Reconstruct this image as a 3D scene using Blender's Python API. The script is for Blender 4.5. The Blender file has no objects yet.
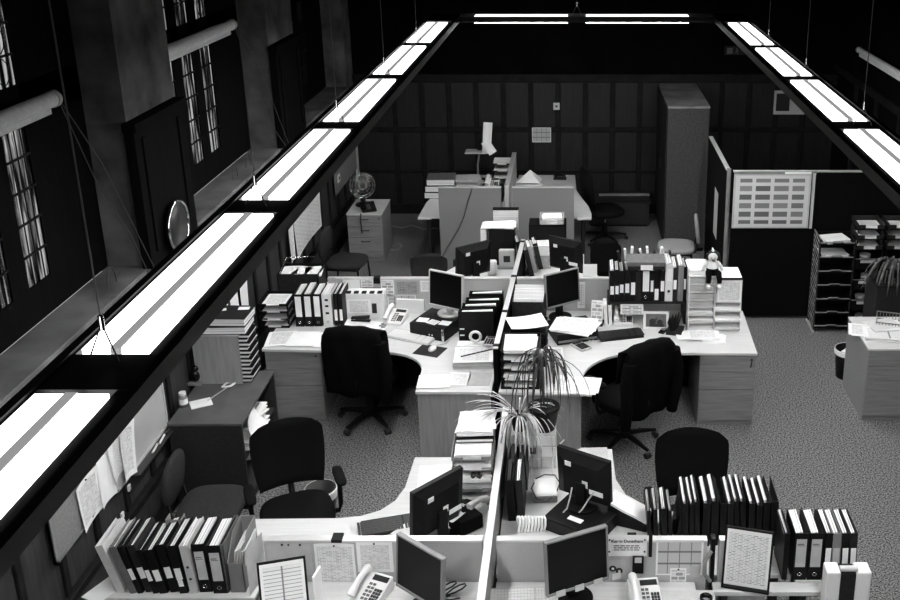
import bpy, math, random
from mathutils import Vector, Matrix, Euler
random.seed(11)
R = math.radians
SC = bpy.context.scene
COL = SC.collection
# ---------------------------------------------------------------- camera numbers
F, PX, PY, PITCH, H = 1010.0, 575.0, 220.0, R(18.5), 4.6
CP, SP = math.cos(PITCH), math.sin(PITCH)
def at(px, py, z=0.0):
    """where the sight line of a picture point meets the level z"""
    u, v = (px - PX) / F, (py - PY) / F
    dy, dz = CP - v * SP, -SP - v * CP
    t = (z - H) / dz
    return Vector((u * t, dy * t, z))
def fX(px, Y, z):
    return (px - PX) / F * (Y * CP - (z - H) * SP)
def fZ(py, Y):
    v = (py - PY) / F
    return H + Y * (-SP - v * CP) / (CP - v * SP)
# ---------------------------------------------------------------- materials
MATS = {}
def nt(m):
    m.use_nodes = True
    return m.node_tree.nodes, m.node_tree.links
def mat(name, col, rough=.5, metal=0., spec=.5, nscale=0., namt=0., stretch=(1, 1, 1), bump=0., detail=4.):
    """plain surface; nscale/namt give it a fine grain of its own"""
    m = bpy.data.materials.new(name); N, L = nt(m)
    b = N['Principled BSDF']
    b.inputs['Roughness'].default_value = rough
    b.inputs['Metallic'].default_value = metal
    b.inputs['Specular IOR Level'].default_value = spec
    c = (col, col, col, 1) if isinstance(col, (int, float)) else (*col, 1)
    b.inputs['Base Color'].default_value = c
    if nscale:
        tc = N.new('ShaderNodeTexCoord'); mp = N.new('ShaderNodeMapping'); mp.inputs['Scale'].default_value = stretch
        no = N.new('ShaderNodeTexNoise'); no.inputs['Scale'].default_value = nscale; no.inputs['Detail'].default_value = detail
        L.new(tc.outputs['Object'], mp.inputs[0]); L.new(mp.outputs[0], no.inputs['Vector'])
        mr = N.new('ShaderNodeMapRange'); mr.inputs[1].default_value = .3; mr.inputs[2].default_value = .7
        mr.inputs[3].default_value = max(0, c[0] * (1 - namt)); mr.inputs[4].default_value = c[0] * (1 + namt)
        L.new(no.outputs[0], mr.inputs[0]); L.new(mr.outputs[0], b.inputs['Base Color'])
        if bump:
            bp = N.new('ShaderNodeBump'); bp.inputs['Strength'].default_value = bump; bp.inputs['Distance'].default_value = .004
            L.new(no.outputs[0], bp.inputs['Height']); L.new(bp.outputs[0], b.inputs['Normal'])
    MATS[name] = m
    return m
def emit(name, col, s):
    m = bpy.data.materials.new(name); N, L = nt(m)
    b = N['Principled BSDF']; b.inputs['Base Color'].default_value = (.8, .8, .8, 1)
    b.inputs['Emission Color'].default_value = (col, col, col, 1); b.inputs['Emission Strength'].default_value = s
    MATS[name] = m; return m
def printed(name, rows, cols, ink, paper, margin=.08, bw=.5, squash=1., mortar=.25, head=True, vary=1., grid=False):
    """a sheet printed with lines of words or a grid of cells, over the sheet's own extent"""
    m = bpy.data.materials.new(name); N, L = nt(m); b = N['Principled BSDF']; b.inputs['Roughness'].default_value = .7
    tc = N.new('ShaderNodeTexCoord'); sx = N.new('ShaderNodeSeparateXYZ'); L.new(tc.outputs['Generated'], sx.inputs[0])
    mp = N.new('ShaderNodeMapping'); mp.inputs['Scale'].default_value = (cols * bw, rows * .25, 0)
    L.new(tc.outputs['Generated'], mp.inputs[0])
    br = N.new('ShaderNodeTexBrick'); br.inputs['Scale'].default_value = 1
    br.inputs['Brick Width'].default_value = bw; br.inputs['Row Height'].default_value = .25
    br.inputs['Mortar Size'].default_value = mortar * .125; br.inputs['Mortar Smooth'].default_value = .1
    br.offset = .37 if vary > .5 else 0.; br.inputs['Bias'].default_value = 0
    mid = ink + (paper - ink) * .75 * vary
    if grid: ink, paper_ = paper, ink
    else: paper_ = paper
    mid = ink + (paper_ - ink) * .75 * vary
    br.inputs['Color1'].default_value = (ink,) * 3 + (1,); br.inputs['Color2'].default_value = (mid,) * 3 + (1,)
    br.inputs['Mortar'].default_value = (paper_,) * 3 + (1,)
    L.new(mp.outputs[0], br.inputs['Vector'])
    prev = None
    for i, (ax, lo, hi) in enumerate((('X', margin, 1 - margin), ('Y', margin, 1 - margin))):
        for op, v in (('GREATER_THAN', lo), ('LESS_THAN', hi)):
            q = N.new('ShaderNodeMath'); q.operation = op; q.inputs[1].default_value = v; L.new(sx.outputs[ax], q.inputs[0])
            if prev is None: prev = q
            else:
                k = N.new('ShaderNodeMath'); k.operation = 'MULTIPLY'; L.new(prev.outputs[0], k.inputs[0]); L.new(q.outputs[0], k.inputs[1]); prev = k
    mx = N.new('ShaderNodeMix'); mx.data_type = 'RGBA'; mx.inputs[6].default_value = (.85 if grid else paper,) * 3 + (1,)
    L.new(prev.outputs[0], mx.inputs[0]); L.new(br.outputs[0], mx.inputs[7])
    L.new(mx.outputs[2], b.inputs['Base Color'])
    MATS[name] = m; return m
def striped(name, a, bcol, scale, axis=0, rough=.7):
    """edges of a stack of sheets: thin lines across one axis"""
    m = bpy.data.materials.new(name); N, L = nt(m); b = N['Principled BSDF']; b.inputs['Roughness'].default_value = rough
    tc = N.new('ShaderNodeTexCoord'); mp = N.new('ShaderNodeMapping')
    s = [.6, .6, .6]; s[axis] = scale; mp.inputs['Scale'].default_value = s
    no = N.new('ShaderNodeTexNoise'); no.inputs['Scale'].default_value = 1; no.inputs['Detail'].default_value = 3
    cr = N.new('ShaderNodeMapRange'); cr.inputs[1].default_value = .38; cr.inputs[2].default_value = .58; cr.inputs[3].default_value = bcol; cr.inputs[4].default_value = a
    L.new(tc.outputs['Object'], mp.inputs[0]); L.new(mp.outputs[0], no.inputs['Vector']); L.new(no.outputs[0], cr.inputs[0]); L.new(cr.outputs[0], b.inputs['Base Color'])
    MATS[name] = m; return m
def wood(name, base, amt, axis=0, rough=.45, scale=1.):
    st = [9 * scale] * 3; st[axis] = .6 * scale
    return mat(name, base, rough, 0, .4, 6, amt, st, .05, 6)

wood('beech', .58, .07, 0); wood('beech_shaded', .27, .16, 2); wood('beech_front_shaded', .22, .2, 0)  # two darker beech copies: weaker light on upright faces put into the colour
mat('dark_oak', .003, .85, 0, .06, 6, .6, (9, 9, .6)); mat('dark_oak_rail', .010, .6, 0, .15, 9, .5)
wood('panel_oak', .011, .55, 2, .5); wood('panel_oak_lit', .034, .5, 2, .5)  # second oak is a lighter copy, light on the left wall put into its colour
mat('carpet', .15, .95, 0, .1, 80, 1.0, detail=1, bump=.5)
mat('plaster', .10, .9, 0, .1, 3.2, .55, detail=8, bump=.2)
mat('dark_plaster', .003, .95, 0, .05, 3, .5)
mat('ceiling_paint', .02, .9)
mat('sill_stone', .12, .7, 0, .3, 3, .5, detail=8)
mat('black_plastic', .0045, .5, 0, .18, 30, .3); mat('black_gloss', .003, .25, 0, .3); mat('soft_black', .004, .8, 0, .1, 60, .4)
mat('black_fabric', .0045, .95, 0, .1, 220, .6, bump=.4); mat('grey_fabric', .03, .95, 0, .1, 200, .5, bump=.4)
mat('pale_fabric', .26, .95, 0, .1, 200, .2)
mat('screen_fabric', .46, .95, 0, .1, 180, .18, bump=.3); mat('screen_fabric_dim', .22, .95, 0, .1, 180, .18, bump=.3); mat('dark_screen', .0025, .95, 0, .1, 100, .5)
mat('aluminium', .72, .35, .5); mat('chrome', .75, .15, 1.); mat('grey_metal', .25, .45, .3, .5, 8, .15); mat('dark_metal', .03, .45, .4)
mat('white_plastic', .72, .4); mat('pale_plastic', .5, .45, 0, .5, 20, .08); mat('grey_plastic', .2, .5); mat('mid_grey', .12, .6, 0, .4, 20, .2)
mat('dark_grey', .016, .6, 0, .2, 30, .3)
mat('paper', .86, .75, 0, .2, 8, .04); mat('paper_grey', .5, .8, 0, .2, 10, .1); mat('card', .42, .8, 0, .2, 20, .1)
mat('board_grey', .22, .8, 0, .2, 60, .15); mat('whiteboard', .42, .3, 0, .5, 3, .08)
mat('screen_glass', .0025, .3, 0, .12); mat('keys', .75, .5); mat('keys_dark', .006, .5)
mat('cable', .02, .5); mat('pale_cable', .5, .5); mat('ink', .01, .6); mat('steel_wire', .06, .4, .4)
mat('leaf_pale', .42, .5, 0, .4, 14, .5); mat('leaf_dark', .03, .5, 0, .4, 14, .6); mat('soil', .02, .95, 0, .1, 60, .6); mat('leaf_mid', .10, .6, 0, .3, 20, .6)
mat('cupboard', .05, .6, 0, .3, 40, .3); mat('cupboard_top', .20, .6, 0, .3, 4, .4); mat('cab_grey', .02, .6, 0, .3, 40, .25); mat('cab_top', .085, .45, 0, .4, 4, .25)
mat('skin', .55, .7); mat('hair', .008, .8); mat('cloth_white', .7, .9); mat('cloth_dark', .003, .95, 0, .05)
mat('blind_cloth', .75, .8, 0, .2, 30, .1); mat('trough', .006, .5, 0, .3, 4, .4); mat('lamp_spine', .06, .6)
striped('page_edges', .9, .25, 260, 0); striped('stack_edges', .9, .3, 240, 2); striped('stack_edges_dark', .6, .02, 120, 2)
printed('page_text', 44, 9, .42, .86, .1); printed('page_form', 15, 2, .22, .82, .07, mortar=.16, vary=.12, grid=True); printed('page_table', 34, 7, .3, .8, .06, .5, 1, .5, vary=.9)
printed('page_calendar', 3, 4, .17, .55, .04, .5, 1, .16, vary=.2, grid=True); printed('page_rota', 30, 6, .45, .85, .06, vary=.9)
printed('page_year', 6, 4, .10, .62, .06, .5, 1, .42, vary=.4); printed('page_grey', 12, 4, .15, .36)
printed('page_plan', 26, 9, .3, .72, .04, .5, 1, .7, vary=1.)
printed('page_small', 6, 2, .3, .85)
emit('lamp_up', 1., 4.5); emit('lamp_dim', 1., .30); emit('lamp_down', 1., 43.)
# ---------------------------------------------------------------- mesh building
class MB:
    def __init__(s): s.v, s.f, s.m, s.s = [], [], [], []
    def add(s, vs, fs, mi=0, smooth=False):
        o = len(s.v); s.v += [Vector(p) for p in vs]
        for f in fs: s.f.append([i + o for i in f]); s.m.append(mi); s.s.append(smooth)
        return s
    def box(s, x0, y0, z0, x1, y1, z1, mi=0, M=None):
        vs = [Vector((x, y, z)) for z in (z0, z1) for x, y in ((x0, y0), (x1, y0), (x1, y1), (x0, y1))]
        if M: vs = [M @ p for p in vs]
        return s.add(vs, [(3, 2, 1, 0), (4, 5, 6, 7), (0, 1, 5, 4), (1, 2, 6, 5), (2, 3, 7, 6), (3, 0, 4, 7)], mi)
    def cbox(s, c, d, mi=0, rot=None):
        M = Matrix.Translation(Vector(c))
        if rot: M = M @ Euler(rot).to_matrix().to_4x4()
        a, b, e = d[0] / 2, d[1] / 2, d[2] / 2
        return s.box(-a, -b, -e, a, b, e, mi, M)
    def tube(s, pts, r, n=8, mi=0, cap=True):
        pts = [Vector(p) for p in pts]; k = len(pts)
        rs = r if isinstance(r, (list, tuple)) else [r] * k
        rings = []; up = None
        for i, p in enumerate(pts):
            t = (pts[min(i + 1, k - 1)] - pts[max(i - 1, 0)]).normalized()
            if up is None: up = Vector((0, 0, 1)) if abs(t.z) < .9 else Vector((1, 0, 0))
            a = t.cross(up).normalized(); b = a.cross(t).normalized(); up = b
            rings.append([p + (a * math.cos(j * 2 * math.pi / n) + b * math.sin(j * 2 * math.pi / n)) * rs[i] for j in range(n)])
        vs = [q for rg in rings for q in rg]
        fs = [(i * n + j, i * n + (j + 1) % n, (i + 1) * n + (j + 1) % n, (i + 1) * n + j) for i in range(k - 1) for j in range(n)]
        s.add(vs, fs, mi, True)
        if cap: s.add(rings[0], [tuple(range(n))], mi); s.add(rings[-1], [tuple(range(n))[::-1]], mi)
        return s
    def cyl(s, c, r, h, n=20, mi=0, r2=None):
        return s.tube([(c[0], c[1], c[2]), (c[0], c[1], c[2] + h)], [r, r if r2 is None else r2], n, mi)
    def prism(s, poly, z0, z1, mi=0, M=None):
        n = len(poly)
        vs = [Vector((x, y, z0)) for x, y in poly] + [Vector((x, y, z1)) for x, y in poly]
        if M: vs = [M @ p for p in vs]
        return s.add(vs, [tuple(range(n))[::-1], tuple(range(n, 2 * n))] + [(i, (i + 1) % n, n + (i + 1) % n, n + i) for i in range(n)], mi)
    def lathe(s, prof, n=24, mi=0, c=(0, 0, 0)):
        vs = [(c[0] + r * math.cos(2 * math.pi * j / n), c[1] + r * math.sin(2 * math.pi * j / n), c[2] + z) for r, z in prof for j in range(n)]
        k = len(prof)
        fs = [(i * n + j, i * n + (j + 1) % n, (i + 1) * n + (j + 1) % n, (i + 1) * n + j) for i in range(k - 1) for j in range(n)]
        return s.add(vs, fs, mi, True)
    def ball(s, c, r, n=12, mi=0, sc=(1, 1, 1)):
        vs, fs = [], []
        for i in range(n + 1):
            th = math.pi * i / n
            for j in range(n): vs.append((c[0] + sc[0] * r * math.sin(th) * math.cos(2 * math.pi * j / n), c[1] + sc[1] * r * math.sin(th) * math.sin(2 * math.pi * j / n), c[2] - sc[2] * r * math.cos(th)))
        for i in range(n):
            for j in range(n): fs.append((i * n + j, i * n + (j + 1) % n, (i + 1) * n + (j + 1) % n, (i + 1) * n + j))
        return s.add(vs, fs, mi, True)
    def pad(s, w, d, z0, z1, mi=0, round_=.3, n=40, bulge=.0, p=4., M=None):
        """a cushion: rounded outline, softened edge, slight crown"""
        prof = [(.0, .0), (.90, .0), (.985, .25), (1., .55), (.97, .85), (.9, 1.), (.5, 1.04 + bulge), (0.001, 1.06 + bulge)]
        vs = []
        for sc_, t in prof:
            for j in range(n):
                a = 2 * math.pi * j / n; ca, sa = math.cos(a), math.sin(a)
                rr = (abs(ca) ** p + abs(sa) ** p) ** (-1 / p)
                vs.append(Vector((w / 2 * rr * ca * sc_, d / 2 * rr * sa * sc_, z0 + (z1 - z0) * t)))
        if M: vs = [M @ q for q in vs]
        k = len(prof)
        fs = [(i * n + j, i * n + (j + 1) % n, (i + 1) * n + (j + 1) % n, (i + 1) * n + j) for i in range(k - 1) for j in range(n)]
        return s.add(vs, fs, mi, True)
    def strip(s, pts, w, side=None, mi=0, taper=True):
        """a leaf blade along pts"""
        pts = [Vector(p) for p in pts]; k = len(pts); vs = []
        for i, p in enumerate(pts):
            t = (pts[min(i + 1, k - 1)] - pts[max(i - 1, 0)]).normalized()
            a = t.cross(Vector((0, 0, 1)))
            a = a.normalized() if a.length > .05 else Vector((1, 0, 0))
            ww = w * (.35 + .65 * math.sin(math.pi * min(1, (i + .6) / k))) if taper else w
            if i == k - 1: ww *= .2
            nrm = a.cross(t).normalized()
            vs += [p - a * ww + nrm * ww * .5, p, p + a * ww + nrm * ww * .5]
        fs = []
        for i in range(k - 1):
            q = i * 3
            fs += [(q, q + 1, q + 4, q + 3), (q + 1, q + 2, q + 5, q + 4)]
        return s.add(vs, fs, mi, True)
    def build(s, name, mats, parent=None, loc=None, rot=None, bevel=0., segs=2):
        me = bpy.data.meshes.new(name); me.from_pydata(s.v, [], s.f)
        for q in (mats if isinstance(mats, (list, tuple)) else [mats]): me.materials.append(MATS[q])
        me.polygons.foreach_set('material_index', s.m); me.polygons.foreach_set('use_smooth', s.s); me.update()
        o = bpy.data.objects.new(name, me); COL.objects.link(o)
        if parent: o.parent = parent
        if loc is not None: o.location = loc
        if rot is not None: o.rotation_euler = rot
        if bevel:
            b = o.modifiers.new('bevel', 'BEVEL'); b.width = bevel; b.segments = segs; b.limit_method = 'ANGLE'; b.angle_limit = R(40)
        return o
def tag(o, label, cat, group=None):
    o['label'] = label; o['category'] = cat
    if group: o['group'] = group
    return o
def structure(o):
    o['kind'] = 'structure'; return o
def thing(name, label, cat, loc=(0, 0, 0), rz=0., group=None, rot=None):
    o = bpy.data.objects.new(name, None); COL.objects.link(o); o.empty_display_size = .05
    o.location = loc; o.rotation_euler = rot if rot else (0, 0, rz)
    return tag(o, label, cat, group)
def B(*a): return MB().box(*a)
def ordn(i):
    return ['first', 'second', 'third', 'fourth', 'fifth', 'sixth', 'seventh', 'eighth', 'ninth', 'tenth', 'eleventh', 'twelfth', 'thirteenth', 'fourteenth', 'fifteenth', 'sixteenth', 'seventeenth', 'eighteenth', 'nineteenth', 'twentieth'][i]
def letters(txt, size, name, parent, loc, rot, mat_='ink', align='LEFT'):
    cu = bpy.data.curves.new(name, 'FONT'); cu.body = txt; cu.size = size; cu.align_x = align; cu.extrude = .0004; cu.offset = .0009 if size < .03 else 0
    t = bpy.data.objects.new(name + '_src', cu); COL.objects.link(t)
    bpy.context.view_layer.update()
    me = bpy.data.meshes.new_from_object(t.evaluated_get(bpy.context.evaluated_depsgraph_get()))
    bpy.data.objects.remove(t); me.materials.clear(); me.materials.append(MATS[mat_])
    o = bpy.data.objects.new(name, me); COL.objects.link(o); o.parent = parent; o.location = loc; o.rotation_euler = rot
    return o
# ================================================================ world, camera
w = bpy.data.worlds.new('daylight'); SC.world = w; w.use_nodes = True
w.node_tree.nodes['Background'].inputs[0].default_value = (.8, .8, .8, 1); w.node_tree.nodes['Background'].inputs[1].default_value = .8
cam = bpy.data.cameras.new('camera'); co = bpy.data.objects.new('camera', cam); COL.objects.link(co)
cam.sensor_width = 36; cam.lens = F / 900 * 36; cam.shift_x = (450 - PX) / 900; cam.shift_y = (PY - 300) / 900
cam.clip_start = .05; co.location = (0, 0, H); co.rotation_euler = (math.pi / 2 - PITCH, 0, 0); SC.camera = co
SC.view_settings.view_transform = 'Standard'; SC.view_settings.look = 'None'; SC.view_settings.gamma = 1; SC.view_settings.exposure = 0
# ================================================================ room shell
GX = -3.40
WL, WR, YB, YF, ZC = -3.12, 3.68, 14.1, -2.5, 6.6
structure(B(WL - .8, YF - .2, -.12, WR + .2, YB + .2, 0).build('floor', 'carpet'))
structure(B(WL - .8, YF - .2, ZC, WR + .2, YB + .2, ZC + .15).build('ceiling', 'ceiling_paint'))
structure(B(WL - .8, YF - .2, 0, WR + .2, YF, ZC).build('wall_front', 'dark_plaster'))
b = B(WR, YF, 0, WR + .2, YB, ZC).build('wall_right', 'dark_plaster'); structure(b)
wr2 = MB()
for k in range(14): wr2.box(WR - .035, 1.0 + k * .92, .12, WR, 1.08 + k * .92, 2.1)
wr2.box(WR - .045, YF, 2.1, WR, YB, 2.2); wr2.box(WR - .03, YF, 0, WR, YB, .12)
structure(wr2.build('trim_1', 'dark_oak_rail'))
# back wall: oak panelling in two tiers under a plain upper wall
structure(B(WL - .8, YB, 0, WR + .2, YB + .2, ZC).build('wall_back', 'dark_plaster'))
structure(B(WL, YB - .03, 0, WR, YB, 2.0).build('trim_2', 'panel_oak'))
rails = MB()
for z0, z1 in ((0, .14), (1.22, 1.29), (1.93, 2.05), (.62, .66)): rails.box(WL, YB - .062, z0, WR, YB - .03, z1)
k = -2.55
while k < 3.6:
    rails.box(k - .035, YB - .058, .14, k + .035, YB - .03, 1.93); k += .385
structure(rails.build('trim_3', 'dark_oak_rail', bevel=.008))
# left wall, lower part: panelled
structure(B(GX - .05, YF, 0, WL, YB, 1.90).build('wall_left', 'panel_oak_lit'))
lr = MB()
for k in range(30):
    y = 1.2 + k * .44; lr.box(WL, y - .03, .42, WL + .022, y + .03, 1.78)
for z0, z1 in ((1.78, 1.9),): lr.box(WL, YF, z0, WL + .05, YB - .07, z1)
lr.box(WL, YF, .40, WL + .05, YB - .07, .45)
structure(lr.build('trim_4', 'dark_oak_rail', bevel=.006))
structure(B(WL, YF, 0, WL + .025, YB - .07, .14).build('baseboard_left', 'dark_oak_rail'))
# piers, recessed windows and sills
PIERS = [(3.2, 4.1), (6.87, 7.76), (10.3, 11.25), (13.66, 14.1)]
pm = MB()
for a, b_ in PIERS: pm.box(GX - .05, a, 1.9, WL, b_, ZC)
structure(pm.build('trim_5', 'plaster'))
cl = MB()
for a, b_ in ((6.80, 7.72), (10.28, 11.2)):
    cl.box(WL, a, 1.95, WL + .075, b_, 2.96); cl.box(WL, a - .02, 2.96, WL + .1, b_ + .02, 3.02); cl.box(WL + .075, a + .1, 2.05, WL + .09, a + .16, 2.9); cl.box(WL + .075, b_ - .16, 2.05, WL + .09, b_ - .1, 2.9)
structure(cl.build('trim_6', 'dark_oak', bevel=.006))
GX = -3.40
def streak():
    m = bpy.data.materials.new('old_glass'); N, L = nt(m); N.remove(N['Principled BSDF'])
    tc = N.new('ShaderNodeTexCoord'); mp = N.new('ShaderNodeMapping'); mp.inputs['Scale'].default_value = (1, 26, 2.2)
    no = N.new('ShaderNodeTexNoise'); no.inputs['Scale'].default_value = 1.; no.inputs['Detail'].default_value = 3; no.inputs['Distortion'].default_value = .6
    mr = N.new('ShaderNodeMapRange'); mr.inputs[1].default_value = .40; mr.inputs[2].default_value = .60; mr.inputs[3].default_value = .06; mr.inputs[4].default_value = .9
    tr = N.new('ShaderNodeBsdfTransparent'); gl = N.new('ShaderNodeBsdfGlossy'); gl.inputs['Roughness'].default_value = .2; mx = N.new('ShaderNodeMixShader'); mx.inputs[0].default_value = .05
    L.new(tc.outputs['Object'], mp.inputs[0]); L.new(mp.outputs[0], no.inputs['Vector']); L.new(no.outputs[0], mr.inputs[0]); L.new(mr.outputs[0], tr.inputs['Color'])
    L.new(tr.outputs[0], mx.inputs[1]); L.new(gl.outputs[0], mx.inputs[2]); L.new(mx.outputs[0], N['Material Output'].inputs['Surface'])
    MATS['old_glass'] = m
streak()
BAYS = [(YF, 3.2, []), (4.1, 6.87, [4.455, 4.915, 5.375, 5.835]), (7.76, 10.3, [8.245, 8.705, 9.165]), (11.25, 13.66, [11.585, 12.045, 12.505])]
sills = MB(); nwin = 0
for a, b_, ls in BAYS:
    sills.box(GX, a, 1.9, WL + .03, b_, 1.95)
    if not ls:
        structure(B(GX - .05, a, 1.95, GX, b_, ZC).build('trim_7', 'dark_oak')); continue
    nwin += 1
    fr = MB(); W = .27
    fr.box(GX - .014, a, 1.95, GX, b_, 2.19); fr.box(GX - .014, a, 3.2, GX, b_, 3.43); fr.box(GX - .014, a, 4.75, GX, b_, ZC)
    edges = [a] + [e for l in ls for e in (l, l + W)] + [b_]
    for i in range(0, len(edges), 2): fr.box(GX - .014, edges[i], 2.19, GX, edges[i + 1], 4.75)
    wf = structure(fr.build('window_%d' % nwin, 'dark_oak'))
    for l in ls:
        for z0, z1 in ((2.19, 3.2), (3.43, 4.75)):
            B(GX - .010, l, z0, GX - .006, l + W, z1).build('glass_pane', 'old_glass', wf)
            ld = MB(); n = max(2, round((z1 - z0) / .2))
            for i in range(1, n): ld.box(GX - .005, l, z0 + (z1 - z0) * i / n - .007, GX + .006, l + W, z0 + (z1 - z0) * i / n + .007)
            for i in (1, 2, 3): ld.box(GX - .005, l + W * i / 4 - .003, z0, GX + .002, l + W * i / 4 + .003, z1)
            if z0 > 3:
                for i in range(n): ld.tube([(GX - .002, l + W / 2 + .07 * math.cos(t * .628), z0 + (z1 - z0) * (i + .5) / n + .08 * math.sin(t * .628)) for t in range(11)], .004, 4)
            ld.build('leading', 'black_plastic', wf)
structure(sills.build('trim_8', 'sill_stone', bevel=.006))
# rolled blinds at the window transoms and their cords
def blind(label, x, y0, y1, z, rr=.05):
    t = thing('roller_blind', label, 'blind', (x, (y0 + y1) / 2, z)); h = (y1 - y0) / 2
    MB().tube([(0, -h, 0), (0, h, 0)], rr, 16).build('rolled_cloth', 'blind_cloth', t)
    MB().tube([(0, h - .01, 0), (0, h + .03, 0)], rr * 1.12, 16).build('end_cap', 'pale_plastic', t)
    MB().box(-.012, -h, -rr - .035, .012, h - .05, -rr + .01).build('bottom_bar', 'blind_cloth', t)
    B(-.07 if x < 0 else .03, h - .03, -.02, -rr * .8 if x < 0 else .11, h + .0, .02).build('bracket', 'dark_metal', t); B(-.07 if x < 0 else .03, -h, -.02, -rr * .8 if x < 0 else .11, -h + .03, .02).build('bracket', 'dark_metal', t)
    return t
blind('rolled pale blind across the nearest left window', -3.33, 4.3, 6.34, 3.29)
blind('rolled pale blind across the middle left window beside the pier', -3.33, 7.95, 9.86, 3.29)
blind('rolled grey blind high on the dark right wall', WR - .11, 6.0, 12.7, 2.6, .035)
def cordset(label, x, y, pts):
    t = thing('blind_cord', label, 'cord', (x, y, 1.97))
    for p in pts: MB().tube([Vector(q) - Vector((x, y, 1.97)) for q in p], .0035, 5).build('cord_strand', 'steel_wire', t)
    return t
cordset('thin looped blind cords at the near left window', -3.2, 6.6, [[(-3.3, 6.37, 3.26), (-3.22, 6.52, 2.7), (-3.1, 6.66, 2.25), (-3.02, 6.7, 1.9)], [(-3.3, 6.39, 3.26), (-3.2, 6.6, 2.8), (-3.02, 6.8, 1.92)]])
cordset('thin slack blind cords at the middle left window', -3.2, 10.1, [[(-3.3, 9.89, 3.26), (-3.22, 10.1, 2.7), (-3.12, 10.14, 2.25), (-2.98, 10.2, 1.95)], [(-3.3, 9.91, 3.26), (-3.2, 10.14, 2.9), (-2.96, 10.22, 1.95)]])
for i, (y, s) in enumerate(((6.48, 'near left window sill'), (9.15, 'middle left window sill'), (9.55, 'far end of the middle left window sill'))):
    arc = MB().tube([(-3.2 + .0, y - .07 * math.cos(a * math.pi / 10), 1.957 + .13 * math.sin(a * math.pi / 10)) for a in range(11)], .004, 5)
    tag(arc.build('wire_hoop', 'steel_wire'), 'thin wire hoop standing up from the ' + s, 'wire hoop')
# round mirror on the dark panel between the windows
mi = thing('round_mirror', 'round metal rimmed mirror on the dark pier panel between windows', 'mirror', (WL + .105, 7.22, 1.95 + .0))
Mx = Matrix.Rotation(R(90), 4, 'Y')
dk = MB().lathe([(0.001, 0), (.185, 0), (.185, .02), (.001, .02)], 28); dk.v = [Mx @ v + Vector((0, 0, .19)) for v in dk.v]; dk.build('mirror_glass', 'dark_metal', mi)
MB().tube([(.022, .19 * math.cos(a * math.pi / 16), .19 + .19 * math.sin(a * math.pi / 16)) for a in range(33)], .014, 8).build('rim', 'chrome', mi)
# ================================================================ suspended ring of lights
ZT = 3.25
ring = thing('suspended_light_ring', 'long black suspended trough carrying a rectangle of fluorescent lights', 'ceiling light', (.12, 6.5, 3.12))
O = Vector((.12, 6.5, 3.12))
def rb(x0, y0, z0, x1, y1, z1, nm, m, par=None, bevel=0):
    return B(x0 - O.x, y0 - O.y, z0 - O.z, x1 - O.x, y1 - O.y, z1 - O.z).build(nm, m, par or ring, bevel=bevel)
def trough(x0, y0, x1, y1, along):
    """side rails, and lids between lamps come separately"""
    t = .03
    if along == 'y':
        rb(x0, y0, 3.19, x0 + t, y1, ZT, 'side_rail', 'trough'); rb(x1 - t, y0, 3.19, x1, y1, ZT, 'side_rail', 'trough')
    else:
        rb(x0, y0, 3.12, x1, y0 + t, ZT, 'side_rail', 'trough'); rb(x0, y1 - t, 3.12, x1, y1, ZT, 'side_rail', 'trough')
def lamp(x0, y0, x1, y1, along):
    """one luminaire: two lit strips on top with a dimly glowing centre stripe, a lit lens underneath"""
    f = rb(x0 - .015, y0, 3.19, x1 + .015, y1, 3.20, 'lamp_tray', 'white_plastic')
    if along == 'y':
        c = (x0 + x1) / 2
        rb(x0, y0 + .03, 3.20, c - .017, y1 - .03, 3.245, 'lamp_strip', 'lamp_up', f); rb(c + .017, y0 + .03, 3.20, x1, y1 - .03, 3.245, 'lamp_strip', 'lamp_up', f)
        rb(c - .017, y0 + .03, 3.20, c + .017, y1 - .03, 3.250, 'centre_lens', 'lamp_dim', f)
        rb(x0 + .02, y0 + .03, 3.175, x1 - .02, y1 - .03, 3.19, 'lower_lens', 'lamp_down', f)
    else:
        c = (y0 + y1) / 2
        rb(x0 + .03, y0, 3.20, x1 - .03, c - .017, 3.245, 'lamp_strip', 'lamp_up', f); rb(x0 + .03, c + .017, 3.20, x1 - .03, y1, 3.245, 'lamp_strip', 'lamp_up', f)
        rb(x0 + .03, c - .017, 3.20, x1 - .03, c + .017, 3.250, 'centre_lens', 'lamp_dim', f)
        rb(x0 + .03, y0 + .02, 3.175, x1 - .03, y1 - .02, 3.19, 'lower_lens', 'lamp_down', f)
XL, XR, HW = -1.405, 1.655, .104
trough(XL - .150, -1.5, XL + .180, 11.1, 'y'); trough(XR - .18, -1.5, XR + .165, 11.1, 'y')
rb(XL - .15 + .03, 10.47, 3.22, XL + .155, 11.1, ZT, 'corner_lid', 'trough'); rb(XR - .15, 10.4, 3.22, XR + .135, 11.1, ZT, 'corner_lid', 'trough')
rb(XL + .18, 10.80, 3.19, XR - .18, 10.83, ZT, 'side_rail', 'trough'); rb(XL + .18, 11.07, 3.19, XR - .18, 11.1, ZT, 'side_rail', 'trough')
def cable(x, y, zt=ZC):
    f = MB().tube([(x - O.x, y - O.y, 3.36 - O.z), (x - O.x, y - O.y, zt - O.z)], .0026, 6).build('suspension_cable', 'steel_wire', ring)
    MB().tube([(x - O.x, y - O.y, 3.34 - O.z), (x - O.x, y - O.y, 3.385 - O.z)], .009, 8).build('cable_grip', 'chrome', f)
    MB().tube([(x - O.x - .05, y - O.y, 3.25 - O.z), (x - O.x, y - O.y, 3.36 - O.z), (x - O.x + .05, y - O.y - .03, 3.25 - O.z)], .0028, 6).build('cable_yoke', 'steel_wire', f)
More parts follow.
